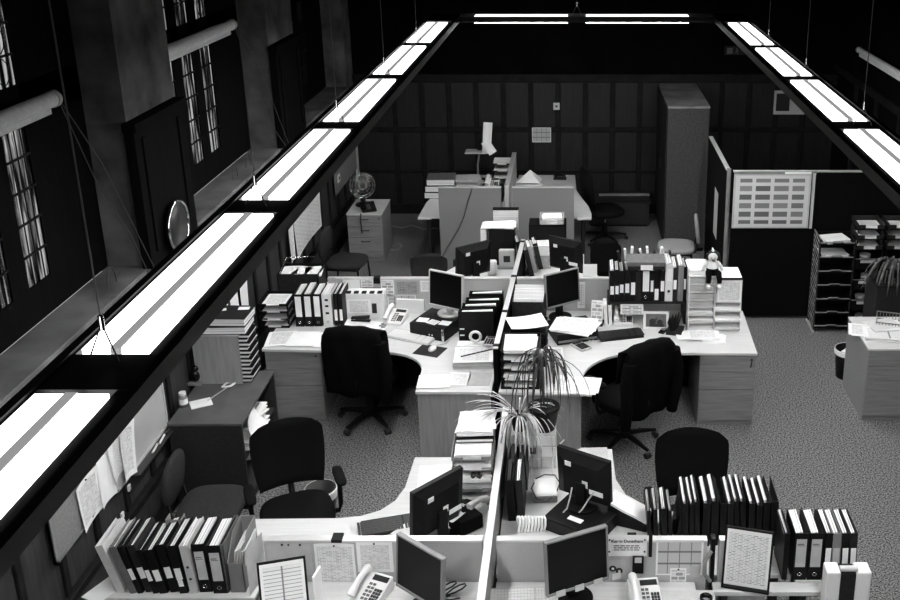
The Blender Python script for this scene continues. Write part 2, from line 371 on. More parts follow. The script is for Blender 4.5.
for side, c, ys in (('L', XL, [(-.4, .99), (1.16, 2.55)] + [(2.775 + 1.568 * i, 4.165 + 1.568 * i) for i in range(5)]), ('R', XR, [(.1, 1.25), (1.37, 2.7), (2.81, 4.14), (4.33, 5.73), (5.92, 7.26), (7.41, 8.75), (8.91, 10.39)])):
    prev = -1.5
    for a, b_ in ys:
        if side == 'L': lamp(c - HW, a, c + HW, b_, 'y')
        else: lamp(c - .1, a, c + .1, b_, 'y')
        rb(c - .135, prev, 3.215, c + .155 if side == 'L' else c + .135, a, 3.242, 'lid_plate', 'trough')
        prev = b_
    rb(c - .135, ys[0][0], 3.19, c - .112, ys[-1][1], 3.24, 'inner_lip', 'trough'); rb(c + .112, ys[0][0], 3.19, c + (.155 if side == 'L' else .135), ys[-1][1], 3.24, 'inner_lip', 'trough')
for y in (2.74, 4.25, 5.85, 7.4, 9.0): cable(XL + .002, y)
for y in (5.8, 7.35, 8.85): cable(XR + .03, y)
cable(.02, 10.95)
for a, b_ in ((-1.1, -.05), (.09, 1.24)): lamp(a, 10.86, b_, 11.04, 'x')
# ================================================================ makers
def rect(w, d): return [(-w / 2, -d / 2), (w / 2, -d / 2), (w / 2, d / 2), (-w / 2, d / 2)]
def sheet_mb(w, h, curl=0., n=6, thick=.0008):
    m = MB(); vs = []
    for i in range(n + 1):
        for j in range(n + 1):
            x, y = i / n - .5, j / n - .5
            z = curl * (x * x * 2.2 + y * .6 * x + .5 * y * y)
            vs.append((x * w, y * h, z))
    vs2 = [(a, b_, c + thick) for a, b_, c in vs]; k = n + 1
    fs = [(i * k + j, (i + 1) * k + j, (i + 1) * k + j + 1, i * k + j + 1) for i in range(n) for j in range(n)]
    m.add(vs2, fs, 0, False); m.add(vs, [f[::-1] for f in fs], 0, False)
    return m
def paper(label, cat, loc, w=.21, h=.297, rz=0., m='paper', curl=0., rot=None, group=None, name='paper_sheet'):
    if curl > 0 and rot is None: pass
    o = sheet_mb(w, h, curl).build(name, m)
    o.location = loc; o.rotation_euler = rot if rot else (0, 0, rz)
    return tag(o, label, cat, group)
def paper_pile(label, loc, w=.21, h=.297, n=8, t=.003, rz=0., m='paper', top='paper', jit=.02, group=None, spread=.15, cat='papers', name='paper_pile', fan=(0, 0)):
    """loose sheets lying on one another, each a little off"""
    th = thing(name, label, cat, loc, rz, group); s = MB(); z = 0.
    for i in range(n):
        a = random.uniform(-spread, spread); x, y = random.uniform(-jit, jit) + fan[0] * i / n, random.uniform(-jit, jit) + fan[1] * i / n
        if i == n - 1:
            o = sheet_mb(w, h, 0., 2).build('top_sheet', top, th); o.location = (x, y, z); o.rotation_euler = (0, 0, a)
        else:
            s.cbox((x, y, z + t / 2), (w * random.uniform(.96, 1.03), h * random.uniform(.96, 1.02), t * .86), 0, (0, 0, a)); z += t
    s.build('sheets', m, th)
    return th
def binder(label, loc, w=.07, h=.315, d=.28, cover='black_plastic', lab=None, ring=False, lean=0., rz=0., tilt=0., group=None, cat='binder', name='ring_binder', pages=.85, fill='page_edges', pagew=.75, labz=.5, labh=.16, shift=0.):
    t = thing(name, label, cat, loc, 0, group, rot=(tilt, lean, rz)); e = .004
    MB().box(-w / 2, 0, 0, w / 2, e, h).box(-w / 2, e, 0, -w / 2 + e, d, h).box(w / 2 - e, e, 0, w / 2, d, h).build('cover', cover, t, bevel=.0015)
    if fill:
        pw = (w - 2 * e) * pagew; x0 = -w / 2 + e + .001 + (w - 2 * e - pw) * .2
        zt = h * pages
        m = MB()
        vs = [(x0, .03, .008), (x0 + pw, .03, .008), (x0 + pw, d - .012, .008), (x0, d - .012, .008), (x0 + shift, .03, zt - .012), (x0 + pw + shift, .03, zt - .004), (x0 + pw + shift, d - .012, zt + .006), (x0 + shift, d - .012, zt)]
        m.add(vs, [(3, 2, 1, 0), (4, 5, 6, 7), (0, 1, 5, 4), (1, 2, 6, 5), (2, 3, 7, 6), (3, 0, 4, 7)]).build('pages', fill, t)
    if lab:
        lw = w * .72; B(-lw / 2, -.0015, h * labz - labh / 2, lw / 2, 0, h * labz + labh / 2).build('spine_label', lab, t)
    if ring:
        MB().tube([(.011 * math.cos(a * .524), -.002, .042 + .011 * math.sin(a * .524)) for a in range(13)], .0028, 6).build('finger_ring', 'chrome', t)
    return t
def task_chair(label, loc, rz, arms=True, fabric='black_fabric', seat_z=.47, top=1.0, bw=.46, group=None, spin=0.3, tilt=-.12, casters=True):
    """swivel chair; the sitter faces local +y, the backrest stands at -y"""
    t = thing('task_chair', label, 'chair', loc, rz, group)
    MB().pad(.50, .48, seat_z - .08, seat_z, p=3.2).build('seat', fabric, t)
    bh = top - seat_z - .06; m = MB(); n, k = 12, 14
    for side in (0, 1):
        vs = []
        for j in range(k + 1):
            v = j / k
            half = bw / 2 * (.80 + .22 * math.sin(math.pi * min(1, v * .62 + .12))) * (1 if v < .8 else math.sqrt(max(.0, 1 - ((v - .8) / .2) ** 2 * .42)))
            for i in range(n + 1):
                u = i / n * 2 - 1
                edge = (1 - abs(u) ** 6) * (1 - abs(2 * v - 1) ** 10)
                yy = -.24 + .05 * u * u - .05 * math.sin(v * 3) * .6 + tilt * bh * v
                vs.append((u * half, yy + (.026 if side else -.026) * edge ** .5, seat_z + .06 + bh * v - .012 * u * u * (v > .9)))
        o = 0; w1 = n + 1
        fs = [(j * w1 + i, j * w1 + i + 1, (j + 1) * w1 + i + 1, (j + 1) * w1 + i) for j in range(k) for i in range(n)]
        m.add(vs, fs if not side else [f[::-1] for f in fs], 0, True)
    m.build('backrest', fabric, t)
    MB().tube([(0, -.05, seat_z - .09), (0, -.22, seat_z - .08), (0, -.285, seat_z + .02), (0, -.30 + tilt * .12, seat_z + .25)], .022, 8).build('back_bar', 'black_plastic', t)
    MB().cbox((0, 0, seat_z - .1), (.2, .22, .05)).build('mechanism', 'black_plastic', t, bevel=.01)
    MB().cyl((0, 0, .12), .016, seat_z - .21, 14).build('gas_column', 'chrome', t); MB().cyl((0, 0, .07), .034, .19, 14).build('column_sleeve', 'black_plastic', t)
    for i in range(5):
        a = spin + i * 2 * math.pi / 5; ca, sa = math.cos(a), math.sin(a)
        lg = MB().tube([(ca * .02, sa * .02, .105), (ca * .17, sa * .17, .095), (ca * .30, sa * .30, .075)], [.026, .022, .015], 8).build('base_leg', 'black_plastic', t)
        if casters:
            c = MB(); q = Vector((ca * .30, sa * .30, .026)); px_, py_ = -sa, ca
            c.tube([q + Vector((px_ * .024, py_ * .024, 0)), q - Vector((px_ * .024, py_ * .024, 0))], .026, 12); c.build('caster', 'dark_metal', lg)
    if arms:
        for s in (-1, 1):
            f = MB().tube([(s * .12, 0, seat_z - .09), (s * .285, 0, seat_z - .085), (s * .30, 0, seat_z - .03), (s * .30, 0, seat_z + .19)], .017, 8).build('armrest', 'black_plastic', t)
            MB().pad(.075, .25, seat_z + .185, seat_z + .215, p=4, M=Matrix.Translation((s * .30, .02, 0))).build('arm_pad', 'soft_black', f)
    return t
def jacket(label, loc, rz, seat_z, top, bw, tilt=-.12, low=-.12, sleeve=(1,)):
    """a dark jacket hung over a chair back: back, fold over the top, short front"""
    t = thing('jacket', label, 'jacket', loc, rz); bh = top - seat_z - .06; path = []
    for i in range(10):
        v = -.28 + 1.30 * i / 9; path.append((-.24 + tilt * bh * v - .03 * math.sin(max(0, v) * 3) - .075, seat_z + .06 + bh * v + (low + .12) * (v < 0), v))
    path.append((-.24 + tilt * bh - .03, top + .035, 1.05))
    for i in range(6):
        v = 1.0 - .62 * i / 5; path.append((-.24 + tilt * bh * v - .03 * math.sin(v * 3) + .075, seat_z + .06 + bh * v, v))
    m = MB(); n = 14; vs = []
    for k, (y, z, v) in enumerate(path):
        half = bw / 2 * (1.14 - .22 * max(0, v - .7) ** 1.2 * 2 + .05 * (v < .2))
        for i in range(n + 1):
            u = i / n * 2 - 1; vs.append((u * half, y + .04 * u * u + .008 * math.sin(u * 9 + k * .5), z - .05 * u * u * (v > .9) + .012 * math.sin(u * 6) * (k == 0)))
    fs = [(j * (n + 1) + i, j * (n + 1) + i + 1, (j + 1) * (n + 1) + i + 1, (j + 1) * (n + 1) + i) for j in range(len(path) - 1) for i in range(n)]
    o = m.add(vs, fs, 0, True).build('body', 'cloth_dark', t); so = o.modifiers.new('thickness', 'SOLIDIFY'); so.thickness = .008
    for sd in sleeve:
        MB().tube([(sd * bw * .52, -.27 + tilt * bh, top - .10), (sd * bw * .60, -.30 + tilt * bh * .7, top - .28), (sd * bw * .58, -.32 + tilt * bh * .3, seat_z + .08), (sd * bw * .56, -.31, seat_z - .10)], [.055, .058, .05, .045], 10).build('sleeve', 'cloth_dark', t)
    return t
def visitor_chair(label, loc, rz, fabric='grey_fabric', group=None, top=.82, bw=.40):
    """four-legged stacking chair; the sitter faces local +y"""
    t = thing('visitor_chair', label, 'chair', loc, rz, group)
    MB().pad(.47, .45, .40, .46, p=3.4).build('seat', fabric, t)
    M = Matrix.Translation((0, -.24, .66)) @ Matrix.Rotation(R(83), 4, 'X')
    MB().pad(bw, .36, -.02, .025, p=2.6, M=M).build('backrest', fabric, t)
    for sx in (-1, 1):
        MB().tube([(sx * .20, .18, .405), (sx * .22, .20, 0)], .011, 8).build('leg', 'black_plastic', t)
        MB().tube([(sx * .20, -.18, .405), (sx * .22, -.21, 0)], .011, 8).build('leg', 'black_plastic', t)
        MB().tube([(sx * .15, -.10, .40), (sx * .15, -.23, .42), (sx * .14, -.265, .66)], .011, 8).build('back_stay', 'black_plastic', t)
    MB().tube([(-.20, .18, .395), (.20, .18, .395), (.20, -.18, .395), (-.20, -.18, .395), (-.20, .18, .395)], .011, 8).build('seat_frame', 'black_plastic', t)
    return t
def monitor(label, loc, rz, w=.40, h=.335, bezel='black_plastic', lift=.09, tilt=-.08, group=None, stickers=0, base='black_plastic', notes=0, frame=None):
    """flat monitor; the screen faces local -y, loc is the middle of its foot"""
    t = thing('computer_monitor', label, 'monitor', loc, rz, group)
    M = Matrix.Translation((0, 0, lift)) @ Matrix.Rotation(tilt, 4, 'X')
    def mx(m): m.v = [M @ p for p in m.v]; return m
    s = .012
    m = MB().box(-w / 2, -.012, 0, w / 2, .02, s * 1.5).box(-w / 2, -.012, h - s, w / 2, .02, h).box(-w / 2, -.012, s * 1.5, -w / 2 + s, .02, h - s).box(w / 2 - s, -.012, s * 1.5, w / 2, .02, h - s)
    mx(m).build('bezel', bezel, t, bevel=.003)
    mx(B(-w / 2 + s, -.007, s * 1.5, w / 2 - s, -.004, h - s)).build('screen', 'screen_glass', t)
    k = MB(); bs = [(-w / 2 + .006, .02, .006), (w / 2 - .006, .02, .006), (w / 2 - .006, .02, h - .006), (-w / 2 + .006, .02, h - .006), (-w * .34, .055, h * .1), (w * .34, .055, h * .1), (w * .34, .055, h * .82), (-w * .34, .055, h * .82)]
    k.add(bs, [(4, 7, 6, 5), (0, 4, 5, 1), (1, 5, 6, 2), (2, 6, 7, 3), (3, 7, 4, 0)][:], 0); bk = mx(k).build('back_shell', 'black_plastic', t)
    mx(B(-w / 2 + .004, -.003, .004, w / 2 - .004, .021, h - .004)).build('panel_core', 'black_plastic', bk)
    MB().cyl((0, .05, 0), .108, .012, 28).build('foot', base, t); MB().box(-.035, .052, .01, .035, .082, lift + h * .42).build('neck', base, t, bevel=.004)
    if stickers:
        for (x, z, a, b_) in ((-.09, h * .78, .045, .035), (.03, h * .42, .04, .05), (.11, h * .30, .10, .035))[:stickers]:
            mx(B(-x - a / 2, .0552, z - b_ / 2, -x + a / 2, .0575, z + b_ / 2)).build('asset_sticker', 'paper', bk)
    for i in range(notes):
        x = -w * .36 + i * w * .3; mx(B(x, -.016, -.012, x + .055, -.0125, .026)).build('stuck_note', 'paper_grey', t)
    return t
def keyboard(label, loc, rz, m='pale_plastic', keys='white_plastic', w=.45, d=.155, group=None):
    t = thing('keyboard', label, 'keyboard', loc, rz, group)
    k = MB(); k.add([(-w / 2, -d / 2, 0), (w / 2, -d / 2, 0), (w / 2, d / 2, 0), (-w / 2, d / 2, 0), (-w / 2, -d / 2, .014), (w / 2, -d / 2, .014), (w / 2, d / 2, .028), (-w / 2, d / 2, .028)], [(3, 2, 1, 0), (4, 5, 6, 7), (0, 1, 5, 4), (1, 2, 6, 5), (2, 3, 7, 6), (3, 0, 4, 7)]).build('case', m, t, bevel=.003)
    q = MB(); M = Matrix.Translation((0, 0, .0225)) @ Matrix.Rotation(math.atan2(.014, d), 4, 'X')
    for r in range(6):
        for x0, x1, n in ((-.208, .075, 15), (.085, .135, 3), (.145, .212, 4)):
            st = (x1 - x0) / n
            for c in range(n): q.box(x0 + c * st + .0012, -.066 + r * .0215, -.002, x0 + (c + 1) * st - .0012, -.066 + r * .0215 + .018, .0045, 0, M)
    q.build('keys', keys, t); return t
def mouse(label, loc, rz, pad=True):
    if pad: tag(B(-.12, -.10, 0, .12, .10, .005).build('mouse_mat', 'dark_grey', None, loc, (0, 0, rz), .002), label.replace('mouse', 'mouse mat', 1).replace('lying on', 'under a mouse on'), 'mouse mat')
    t = thing('computer_mouse', label, 'mouse', (loc[0] + .02, loc[1] + .01, loc[2] + (.005 if pad else 0)), rz)
    MB().ball((0, 0, .012), .05, 14, 0, (.62, 1.05, .5)).build('shell', 'white_plastic', t)
    MB().tube([(0, .05, .01), (.01, .1, .006), (.06, .16, .004), (.05, .22, .004)], .0025, 5).build('lead', 'pale_cable', t)
    return t
def phone(label, loc, rz, shell='white_plastic', cord=True, tilt=.30):
    t = thing('desk_phone', label, 'telephone', loc, rz)
    k = MB(); w, d = .18, .21
    k.add([(-w / 2, -d / 2, 0), (w / 2, -d / 2, 0), (w / 2, d / 2, 0), (-w / 2, d / 2, 0), (-w / 2, -d / 2, .025), (w / 2, -d / 2, .025), (w / 2, d / 2, .085), (-w / 2, d / 2, .085)], [(3, 2, 1, 0), (4, 5, 6, 7), (0, 1, 5, 4), (1, 2, 6, 5), (2, 3, 7, 6), (3, 0, 4, 7)]).build('body', shell, t, bevel=.006)
    M = Matrix.Translation((0, 0, .0556)) @ Matrix.Rotation(math.atan2(.06, d), 4, 'X')
    MB().box(-.02, .055, 0, .078, .09, .004, 0, M).build('display', 'dark_grey', t)
    q = MB(); q2 = MB()
    for r in range(4):
        for c in range(3): q.box(.032 + c * .017, -.075 + r * .021, 0, .045 + c * .017, -.06 + r * .021, .006, 0, M)
    for r in range(5):
        for c in (0, 1): q2.box(-.02 + c * .024, -.08 + r * .025, 0, -.002 + c * .024, -.066 + r * .025, .004, 0, M)
    q.build('number_keys', 'keys_dark', t); q2.build('side_keys', 'mid_grey', t)
    hs = MB(); pts = [(-.062, -.10 + .2 * i / 10, .034 + .022 * math.sin(math.pi * i / 10)) for i in range(11)]
    hs.tube([M @ Vector((x, y, z)) for x, y, z in pts], [.024, .026, .022, .018, .017, .017, .017, .018, .022, .026, .024], 12).build('handset', shell, t)
    if cord:
        pts = [(-.07 - .03 * math.sin(i * .5), -.10 - .012 * i * .3 + .006 * math.cos(i * 2.2), .012 + .006 * math.sin(i * 2.2)) for i in range(26)]
        MB().tube(pts, .0035, 5).build('coiled_cord', 'grey_plastic', t)
    return t
def calculator(label, loc, rz, m='grey_plastic'):
    t = thing('calculator', label, 'calculator', loc, rz)
    B(-.055, -.085, 0, .055, .085, .018).build('case', 'pale_plastic', t, bevel=.004)
    B(-.045, .045, .018, .045, .075, .0195).build('display', 'dark_grey', t)
    q = MB()
    for r in range(5):
        for c in range(4): q.box(-.044 + c * .023, -.075 + r * .022, .018, -.026 + c * .023, -.059 + r * .022, .022)
    q.build('keys', 'dark_grey', t); return t
def letter_trays(label, loc, rz, n=3, w=.26, d=.34, gap=.075, m='black_plastic', filled=None, seed=3, group=None, wall=.03):
    """stacked desk trays, open towards local -y; the papers in them are separate things"""
    t = thing('letter_trays', label, 'letter tray', loc, rz, group)
    for i in range(n):
        z = i * gap
        k = MB().box(-w / 2, -d / 2, z, w / 2, d / 2, z + .004).box(-w / 2, -d / 2, z, -w / 2 + .005, d / 2, z + wall).box(w / 2 - .005, -d / 2, z, w / 2, d / 2, z + wall).box(-w / 2, d / 2 - .005, z, w / 2, d / 2, z + wall)
        k.box(-w / 2, -d / 2, z, -w * .22, -d / 2 + .005, z + wall * .75).box(w * .22, -d / 2, z, w / 2, -d / 2 + .005, z + wall * .75)
        f = k.build('tray', m, t)
        if i < n - 1:
            p = MB()
            for sx in (-1, 1):
                for sy in (-1, 1): p.box(sx * (w / 2 - .012) - .006, sy * (d / 2 - .03) - .01, z + wall, sx * (w / 2 - .012) + .006, sy * (d / 2 - .03) + .01, z + gap)
            p.build('riser', m, f)
    return t
def tray_papers(lab, loc, rz, n, gap, w=.22, d=.30, group=None, thick=(.012, .035), skip=(), out=.02, tops=('paper', 'paper', 'page_text')):
    for i in range(n):
        if i in skip: continue
        h = random.uniform(*thick); k = max(2, int(h / .004)); c, s_ = math.cos(rz), math.sin(rz); oy = -random.uniform(0, out)
        paper_pile(lab % ordn(i), (loc[0] - s_ * oy, loc[1] + c * oy, loc[2] + i * gap + .0045), w, d, k, .004, rz, 'paper', random.choice(tops), .006, group, .03)
def book_flat(label, loc, w, d, h, rz, cover='black_plastic', group=None, cat='book', name='hardback_book'):
    t = thing(name, label, cat, loc, rz, group)
    MB().box(-w / 2, -d / 2, 0, w / 2, d / 2, .004).box(-w / 2, -d / 2, h - .004, w / 2, d / 2, h).box(-w / 2, -d / 2, .004, -w / 2 + .004, d / 2, h - .004).build('cover', cover, t)
    B(-w / 2 + .004, -d / 2 + .005, .004, w / 2 - .006, d / 2 - .005, h - .004).build('pages', 'stack_edges', t)
    return t
def box_file(label, loc, rz, w=.085, d=.26, h=.33, m='black_plastic', group=None, fill=True, name='magazine_file', cat='magazine file', front=.16, inner='paper', cover_label=False):
    """upright open-topped file with cut-away sides; low end towards local -y"""
    t = thing(name, label, cat, loc, rz, group); e = .004
    prof = [(-d / 2, 0), (d / 2, 0), (d / 2, h), (-d * .05, h), (-d / 2, front)]
    k = MB()
    for x in (-w / 2, w / 2 - e):
        n = len(prof); vs = [Vector((x, a, b_)) for a, b_ in prof] + [Vector((x + e, a, b_)) for a, b_ in prof]
        k.add(vs, [tuple(range(n)), tuple(range(n, 2 * n))[::-1]] + [(i, n + i, n + (i + 1) % n, (i + 1) % n) for i in range(n)])
    k.box(-w / 2, d / 2 - e, 0, w / 2, d / 2, h).box(-w / 2, -d / 2, 0, w / 2, -d / 2 + e, front).box(-w / 2, -d / 2, 0, w / 2, d / 2, e).build('case', m, t)
    if fill:
        q = MB(); n = max(2, int(w / .022)); st = (w - 2 * e) / n
        for i in range(n):
            hh = h * random.uniform(.78, 1.04); q.box(-w / 2 + e + st * i + .002, -d / 2 + .012, e, -w / 2 + e + st * (i + .8), d / 2 - .012, hh)
        q.build('contents', inner, t)
    if cover_label: B(-w * .3, -d / 2 - .001, front * .35, w * .3, -d / 2, front * .8).build('file_label', 'paper', t)
    return t
def pedestal(label, loc, w=.5, d=.78, h=.695, rz=0., m='beech', drawers=(.16, .17, .30), lock=True, handles=False, top=True, cat='drawer unit', front='beech_front_shaded'):
    """drawer unit; drawers face local -y; loc is the middle of its front edge on the floor"""
    t = thing('drawer_pedestal', label, cat, loc, rz)
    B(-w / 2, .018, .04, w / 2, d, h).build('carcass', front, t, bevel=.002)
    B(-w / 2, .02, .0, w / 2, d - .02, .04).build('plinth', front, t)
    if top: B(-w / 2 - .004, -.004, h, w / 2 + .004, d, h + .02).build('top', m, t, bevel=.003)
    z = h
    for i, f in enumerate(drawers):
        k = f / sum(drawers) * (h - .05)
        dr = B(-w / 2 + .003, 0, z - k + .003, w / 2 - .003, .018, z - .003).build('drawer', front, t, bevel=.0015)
        if handles: MB().tube([(-.05, 0, z - .05), (-.05, -.022, z - .05), (.05, -.022, z - .05), (.05, 0, z - .05)], .006, 6).build('handle', 'dark_metal', dr)
        z -= k
    if lock: MB().tube([(w * .42, .0, h - .045), (w * .42, -.006, h - .045)], .01, 10).build('lock', 'dark_metal', t)
    return t
def pinned(label, cat, px0, py0, px1, py1, Y, w=None, h=None, m='page_text', roll=0., curl=.0, name='pinned_sheet', pins=True, group=None):
    """a sheet pinned flat on an upright panel whose front is at Y"""
    zc0, zc1 = fZ(py0, Y), fZ(py1, Y); z = (zc0 + zc1) / 2
    x0, x1 = fX(px0, Y, z), fX(px1, Y, z)
    return hang(label, cat, ((x0 + x1) / 2, Y, z), abs(x1 - x0) if w is None else w, abs(zc0 - zc1) if h is None else h, m, roll, curl, name, pins, group)
def hang(label, cat, loc, w, h, m='page_text', roll=0., curl=0., name='pinned_sheet', pins=True, group=None, face=0.):
    t = thing(name, label, cat, loc, 0, group)
    t.rotation_euler = Euler((math.pi / 2, 0, face), 'XYZ')
    o = sheet_mb(w, h, curl).build('sheet', m, t); o.rotation_euler = (0, 0, roll)
    if pins:
        MB().ball((0, h * .45, .004 + curl * .2), .006, 8).build('pin', 'ink', o)
    return t
def desk(label, poly, z=.72, thick=.025, legs=(), panels=(), name='desk', m='beech', shade_sheets=()):
    """worktop cut to an outline, with slab ends and legs"""
    cx = sum(p[0] for p in poly) / len(poly); cy = sum(p[1] for p in poly) / len(poly)
    t = thing(name, label, 'desk', (cx, cy, 0))
    MB().prism([(x - cx, y - cy) for x, y in poly], z - thick, z).build('worktop', m, t, bevel=.004)
    for (x0, y0, x1, y1) in panels: B(x0 - cx, y0 - cy, 0, x1 - cx, y1 - cy, z - thick).build('end_panel', 'beech_shaded', t, bevel=.002)
    for (x0, y0, x1, y1) in shade_sheets: B(x0 - cx, y0 - cy, .06, x1 - cx, y1 - cy, z - thick).build('shade_sheet', 'soft_black', t)  # added black sheets standing in for the shade under the desk
    for (x, y) in legs: MB().cyl((x - cx, y - cy, 0), .03, z - thick, 14).build('leg', 'dark_metal', t)
    return t
def arc(c, r, a0, a1, n=10): return [(c[0] + r * math.cos(R(a0 + (a1 - a0) * i / n)), c[1] + r * math.sin(R(a0 + (a1 - a0) * i / n))) for i in range(n + 1)]
def screen(label, x0, x1, Y, h, z0=.0, th=.04, m='screen_fabric', name='desk_screen', along='x', post=True, cap='aluminium', cat='partition'):
    """fabric partition, front face at Y (or at X when it runs away from the viewer)"""
    if along == 'x':
        t = thing(name, label, cat, ((x0 + x1) / 2, Y, z0)); w = (x1 - x0) / 2
        B(-w, 0, 0 if z0 else .03, w, th, h - z0 - .012).build('fabric_panel', m, t); B(-w, -.004, h - z0 - .014, w, th + .004, h - z0).build('top_rail', cap, t, bevel=.002)
        if not z0:
            for s in (-1, 1): B(s * (w - .03) - .02, -.0, 0, s * (w - .03) + .02, th + .05, .03).build('foot', 'dark_metal', t)
    else:
        t = thing(name, label, cat, (Y, (x0 + x1) / 2, z0)); w = (x1 - x0) / 2
        B(-th / 2, -w, 0 if z0 else .03, th / 2, w, h - z0 - .012).build('fabric_panel', m, t); B(-th / 2 - .004, -w, h - z0 - .014, th / 2 + .004, w, h - z0).build('top_rail', cap, t, bevel=.002)
        if not z0:
            for s in (-1, 1): B(-th / 2, s * (w - .1) - .06, 0, th / 2, s * (w - .1) + .06, .03).build('foot', 'dark_metal', t)
    return t
def copy_holder(label, loc, rz, w=.22, h=.30, lean=.35, m='page_form', frame='black_plastic'):
    t = thing('document_holder', label, 'document holder', loc, rz)
    M = Matrix.Rotation(-lean, 4, 'X')
    k = MB().box(-w / 2 - .012, 0, .0, w / 2 + .012, .012, h + .024); k.v = [M @ p for p in k.v]; k.build('back_board', frame, t, bevel=.003)
    k = MB().box(-w / 2 - .012, -.03, .0, w / 2 + .012, .0, .01); k.v = [M @ p for p in k.v]; k.build('ledge', frame, t)
    o = sheet_mb(w, h, 0, 2).build('document', m, t); o.location = M @ Vector((0, -.002, h / 2 + .012)); o.rotation_euler = (math.pi / 2 - lean, 0, 0)
    MB().tube([M @ Vector((0, .012, h * .7)), (0, h * .30, .008)], .006, 6).build('stay', frame, t)
    return t
def pot(label, loc, r=.085, h=.15, m='black_plastic'):
    pass
# ================================================================ partitions and desks
def atX(px, py, X):
    u, v = (px - PX) / F, (py - PY) / F
    t = X / u; return Vector((X, (CP - v * SP) * t, H + (-SP - v * CP) * t))
DZ = .72
def dv(y): return -.64 + .0368 * (y - 7.37)          # the middle divider runs a little askew
screen('pale fabric screen with pinned sheets behind the middle left desk', -2.34, dv(8.9) - .035, 8.88, 1.05)
screen('fabric screen behind the middle right desk and its binder shelf', dv(8.9) + .035, 1.5, 8.88, 1.05)
s = screen('white-edged divider running away between the two middle desks', 7.37, 9.98, -.592, 1.05, th=.036, along='y', m='dark_screen', name='desk_divider'); s.rotation_euler[2] = -math.atan(.0368)
for y in (7.42, 8.1, 8.93, 9.9): 
    B(-.024, y - 8.675 - .02, .9, .024, y - 8.675 + .02, 1.056).build('clip', 'black_plastic', s)
desk('pale curved desk in the middle row left of the divider', [(-2.745, 8.03), (-1.70, 7.985)] + arc((-1.66, 7.60), .375, 88, 5, 8) + [(-1.284, 7.25), (dv(7.25) - .03, 7.25), (dv(8.87) - .03, 8.87), (-2.745, 8.87)], panels=[(-1.27, 7.27, dv(7.3) - .04, 7.295)], legs=[(-1.4, 8.75)], shade_sheets=[(-2.22, 8.60, -.62, 8.615)])
desk('pale curved desk in the middle row right of the divider', [(dv(7.25) + .03, 7.25), (.066, 7.21), (.066, 7.42)] + arc((.56, 7.46), .5, 178, 92, 8) + [(1.585, 7.95), (1.6, 8.87), (dv(8.87) + .03, 8.87)], panels=[(dv(7.3) + .04, 7.265, .05, 7.29)], legs=[(.3, 8.75)], shade_sheets=[(-.52, 8.60, 1.075, 8.615)])
desk('desk on the far side of the middle left screen', [(-2.95, 8.93), (dv(8.93) - .03, 8.93), (dv(10.4) - .03, 10.42), (-1.25, 10.42), (-1.27, 10.05), (-1.45, 9.72), (-1.75, 9.6), (-2.95, 9.6)], legs=[(-2.85, 9.1), (-2.85, 9.5), (-1.3, 10.3)])
desk('desk on the far side of the middle right screen', [(dv(8.93) + .03, 8.93), (1.5, 8.93), (1.5, 9.6), (.55, 9.6), (.25, 9.75), (.1, 10.1), (.1, 10.42), (dv(10.4) + .03, 10.42)], legs=[(1.4, 9.1), (1.4, 9.5), (.03, 10.3)])
pedestal('wooden three-drawer unit under the left end of the middle left desk', (-2.485, 8.045, 0), .49, .78, .693, top=False)
p = pedestal('wooden three-drawer unit under the right end of the middle right desk', (1.335, 7.968, 0), .49, .85, .693, top=False)
MB().tube([(.205, -.002, .65), (.205, -.022, .65), (.20, -.024, .60), (.195, -.02, .585)], .006, 6).build('hanging_key', 'dark_metal', p)
# front block
screen('fabric screen with pinned rota sheets in the front row, left of divider', -1.8, -.535, 4.94, 1.0)
screen('fabric screen with name sign and calendar in the front row', -.455, .765, 4.94, 1.0)
screen('short fabric screen behind the black framed table at front right', .835, 1.12, 4.94, 1.0)
screen('white-edged divider between the two front desks', 4.42, 6.5, -.5, 1.0, th=.036, along='y', m='screen_fabric_dim', name='desk_divider')
desk('pale curved desk behind the front left screen', [(-2.1, 4.99), (-.53, 4.99), (-.53, 6.28), (-1.14, 6.28), (-1.15, 5.905)] + [(-1.19, 5.75), (-1.27, 5.64), (-1.38, 5.58), (-1.52, 5.555), (-2.1, 5.545)], panels=[(-1.12, 6.24, -.54, 6.265)], legs=[(-2.0, 5.1), (-2.0, 5.45)])
desk('pale desk behind the front right screen, carrying the row of dark files', [(-.47, 4.99), (1.27, 4.99), (1.27, 5.6), (.75, 5.6), (.5, 5.66), (.34, 5.82), (.28, 6.0), (.267, 6.39), (-.47, 6.39)], panels=[(-.46, 6.34, .25, 6.365)], legs=[(1.2, 5.1), (1.2, 5.5)])
desk('near side desk in front of the front left screen', [(-1.8, 4.1), (-.53, 4.1), (-.53, 4.93), (-1.8, 4.93)], legs=[(-1.7, 4.2), (-.65, 4.2)])
desk('near side desk in front of the front right screen', [(-.46, 4.1), (.70, 4.1), (.70, 4.93), (-.46, 4.93)], legs=[(-.35, 4.2), (.6, 4.2)])
desk('narrow wooden ledge under the table holder and lever arch files', [(.80, 4.84), (1.66, 4.84), (1.66, 4.928), (.80, 4.928)], thick=.03, name='side_ledge', legs=[(.86, 4.885), (1.6, 4.885)])
desk('low side table carrying the lever arch files at front right', [(1.29, 4.935), (1.66, 4.935), (1.66, 5.23), (1.29, 5.23)], name='side_table', legs=[(1.35, 5.0), (1.6, 5.0), (1.6, 5.17), (1.35, 5.17)])
desk('narrow side table under the long binder row at front left', [(-2.74, 4.79), (-1.83, 4.79), (-1.83, 4.985), (-2.11, 4.985), (-2.11, 5.14), (-2.56, 5.14), (-2.56, 5.02), (-2.74, 5.02)], name='side_table', legs=[(-2.68, 4.88), (-1.9, 4.88), (-2.3, 5.08)])
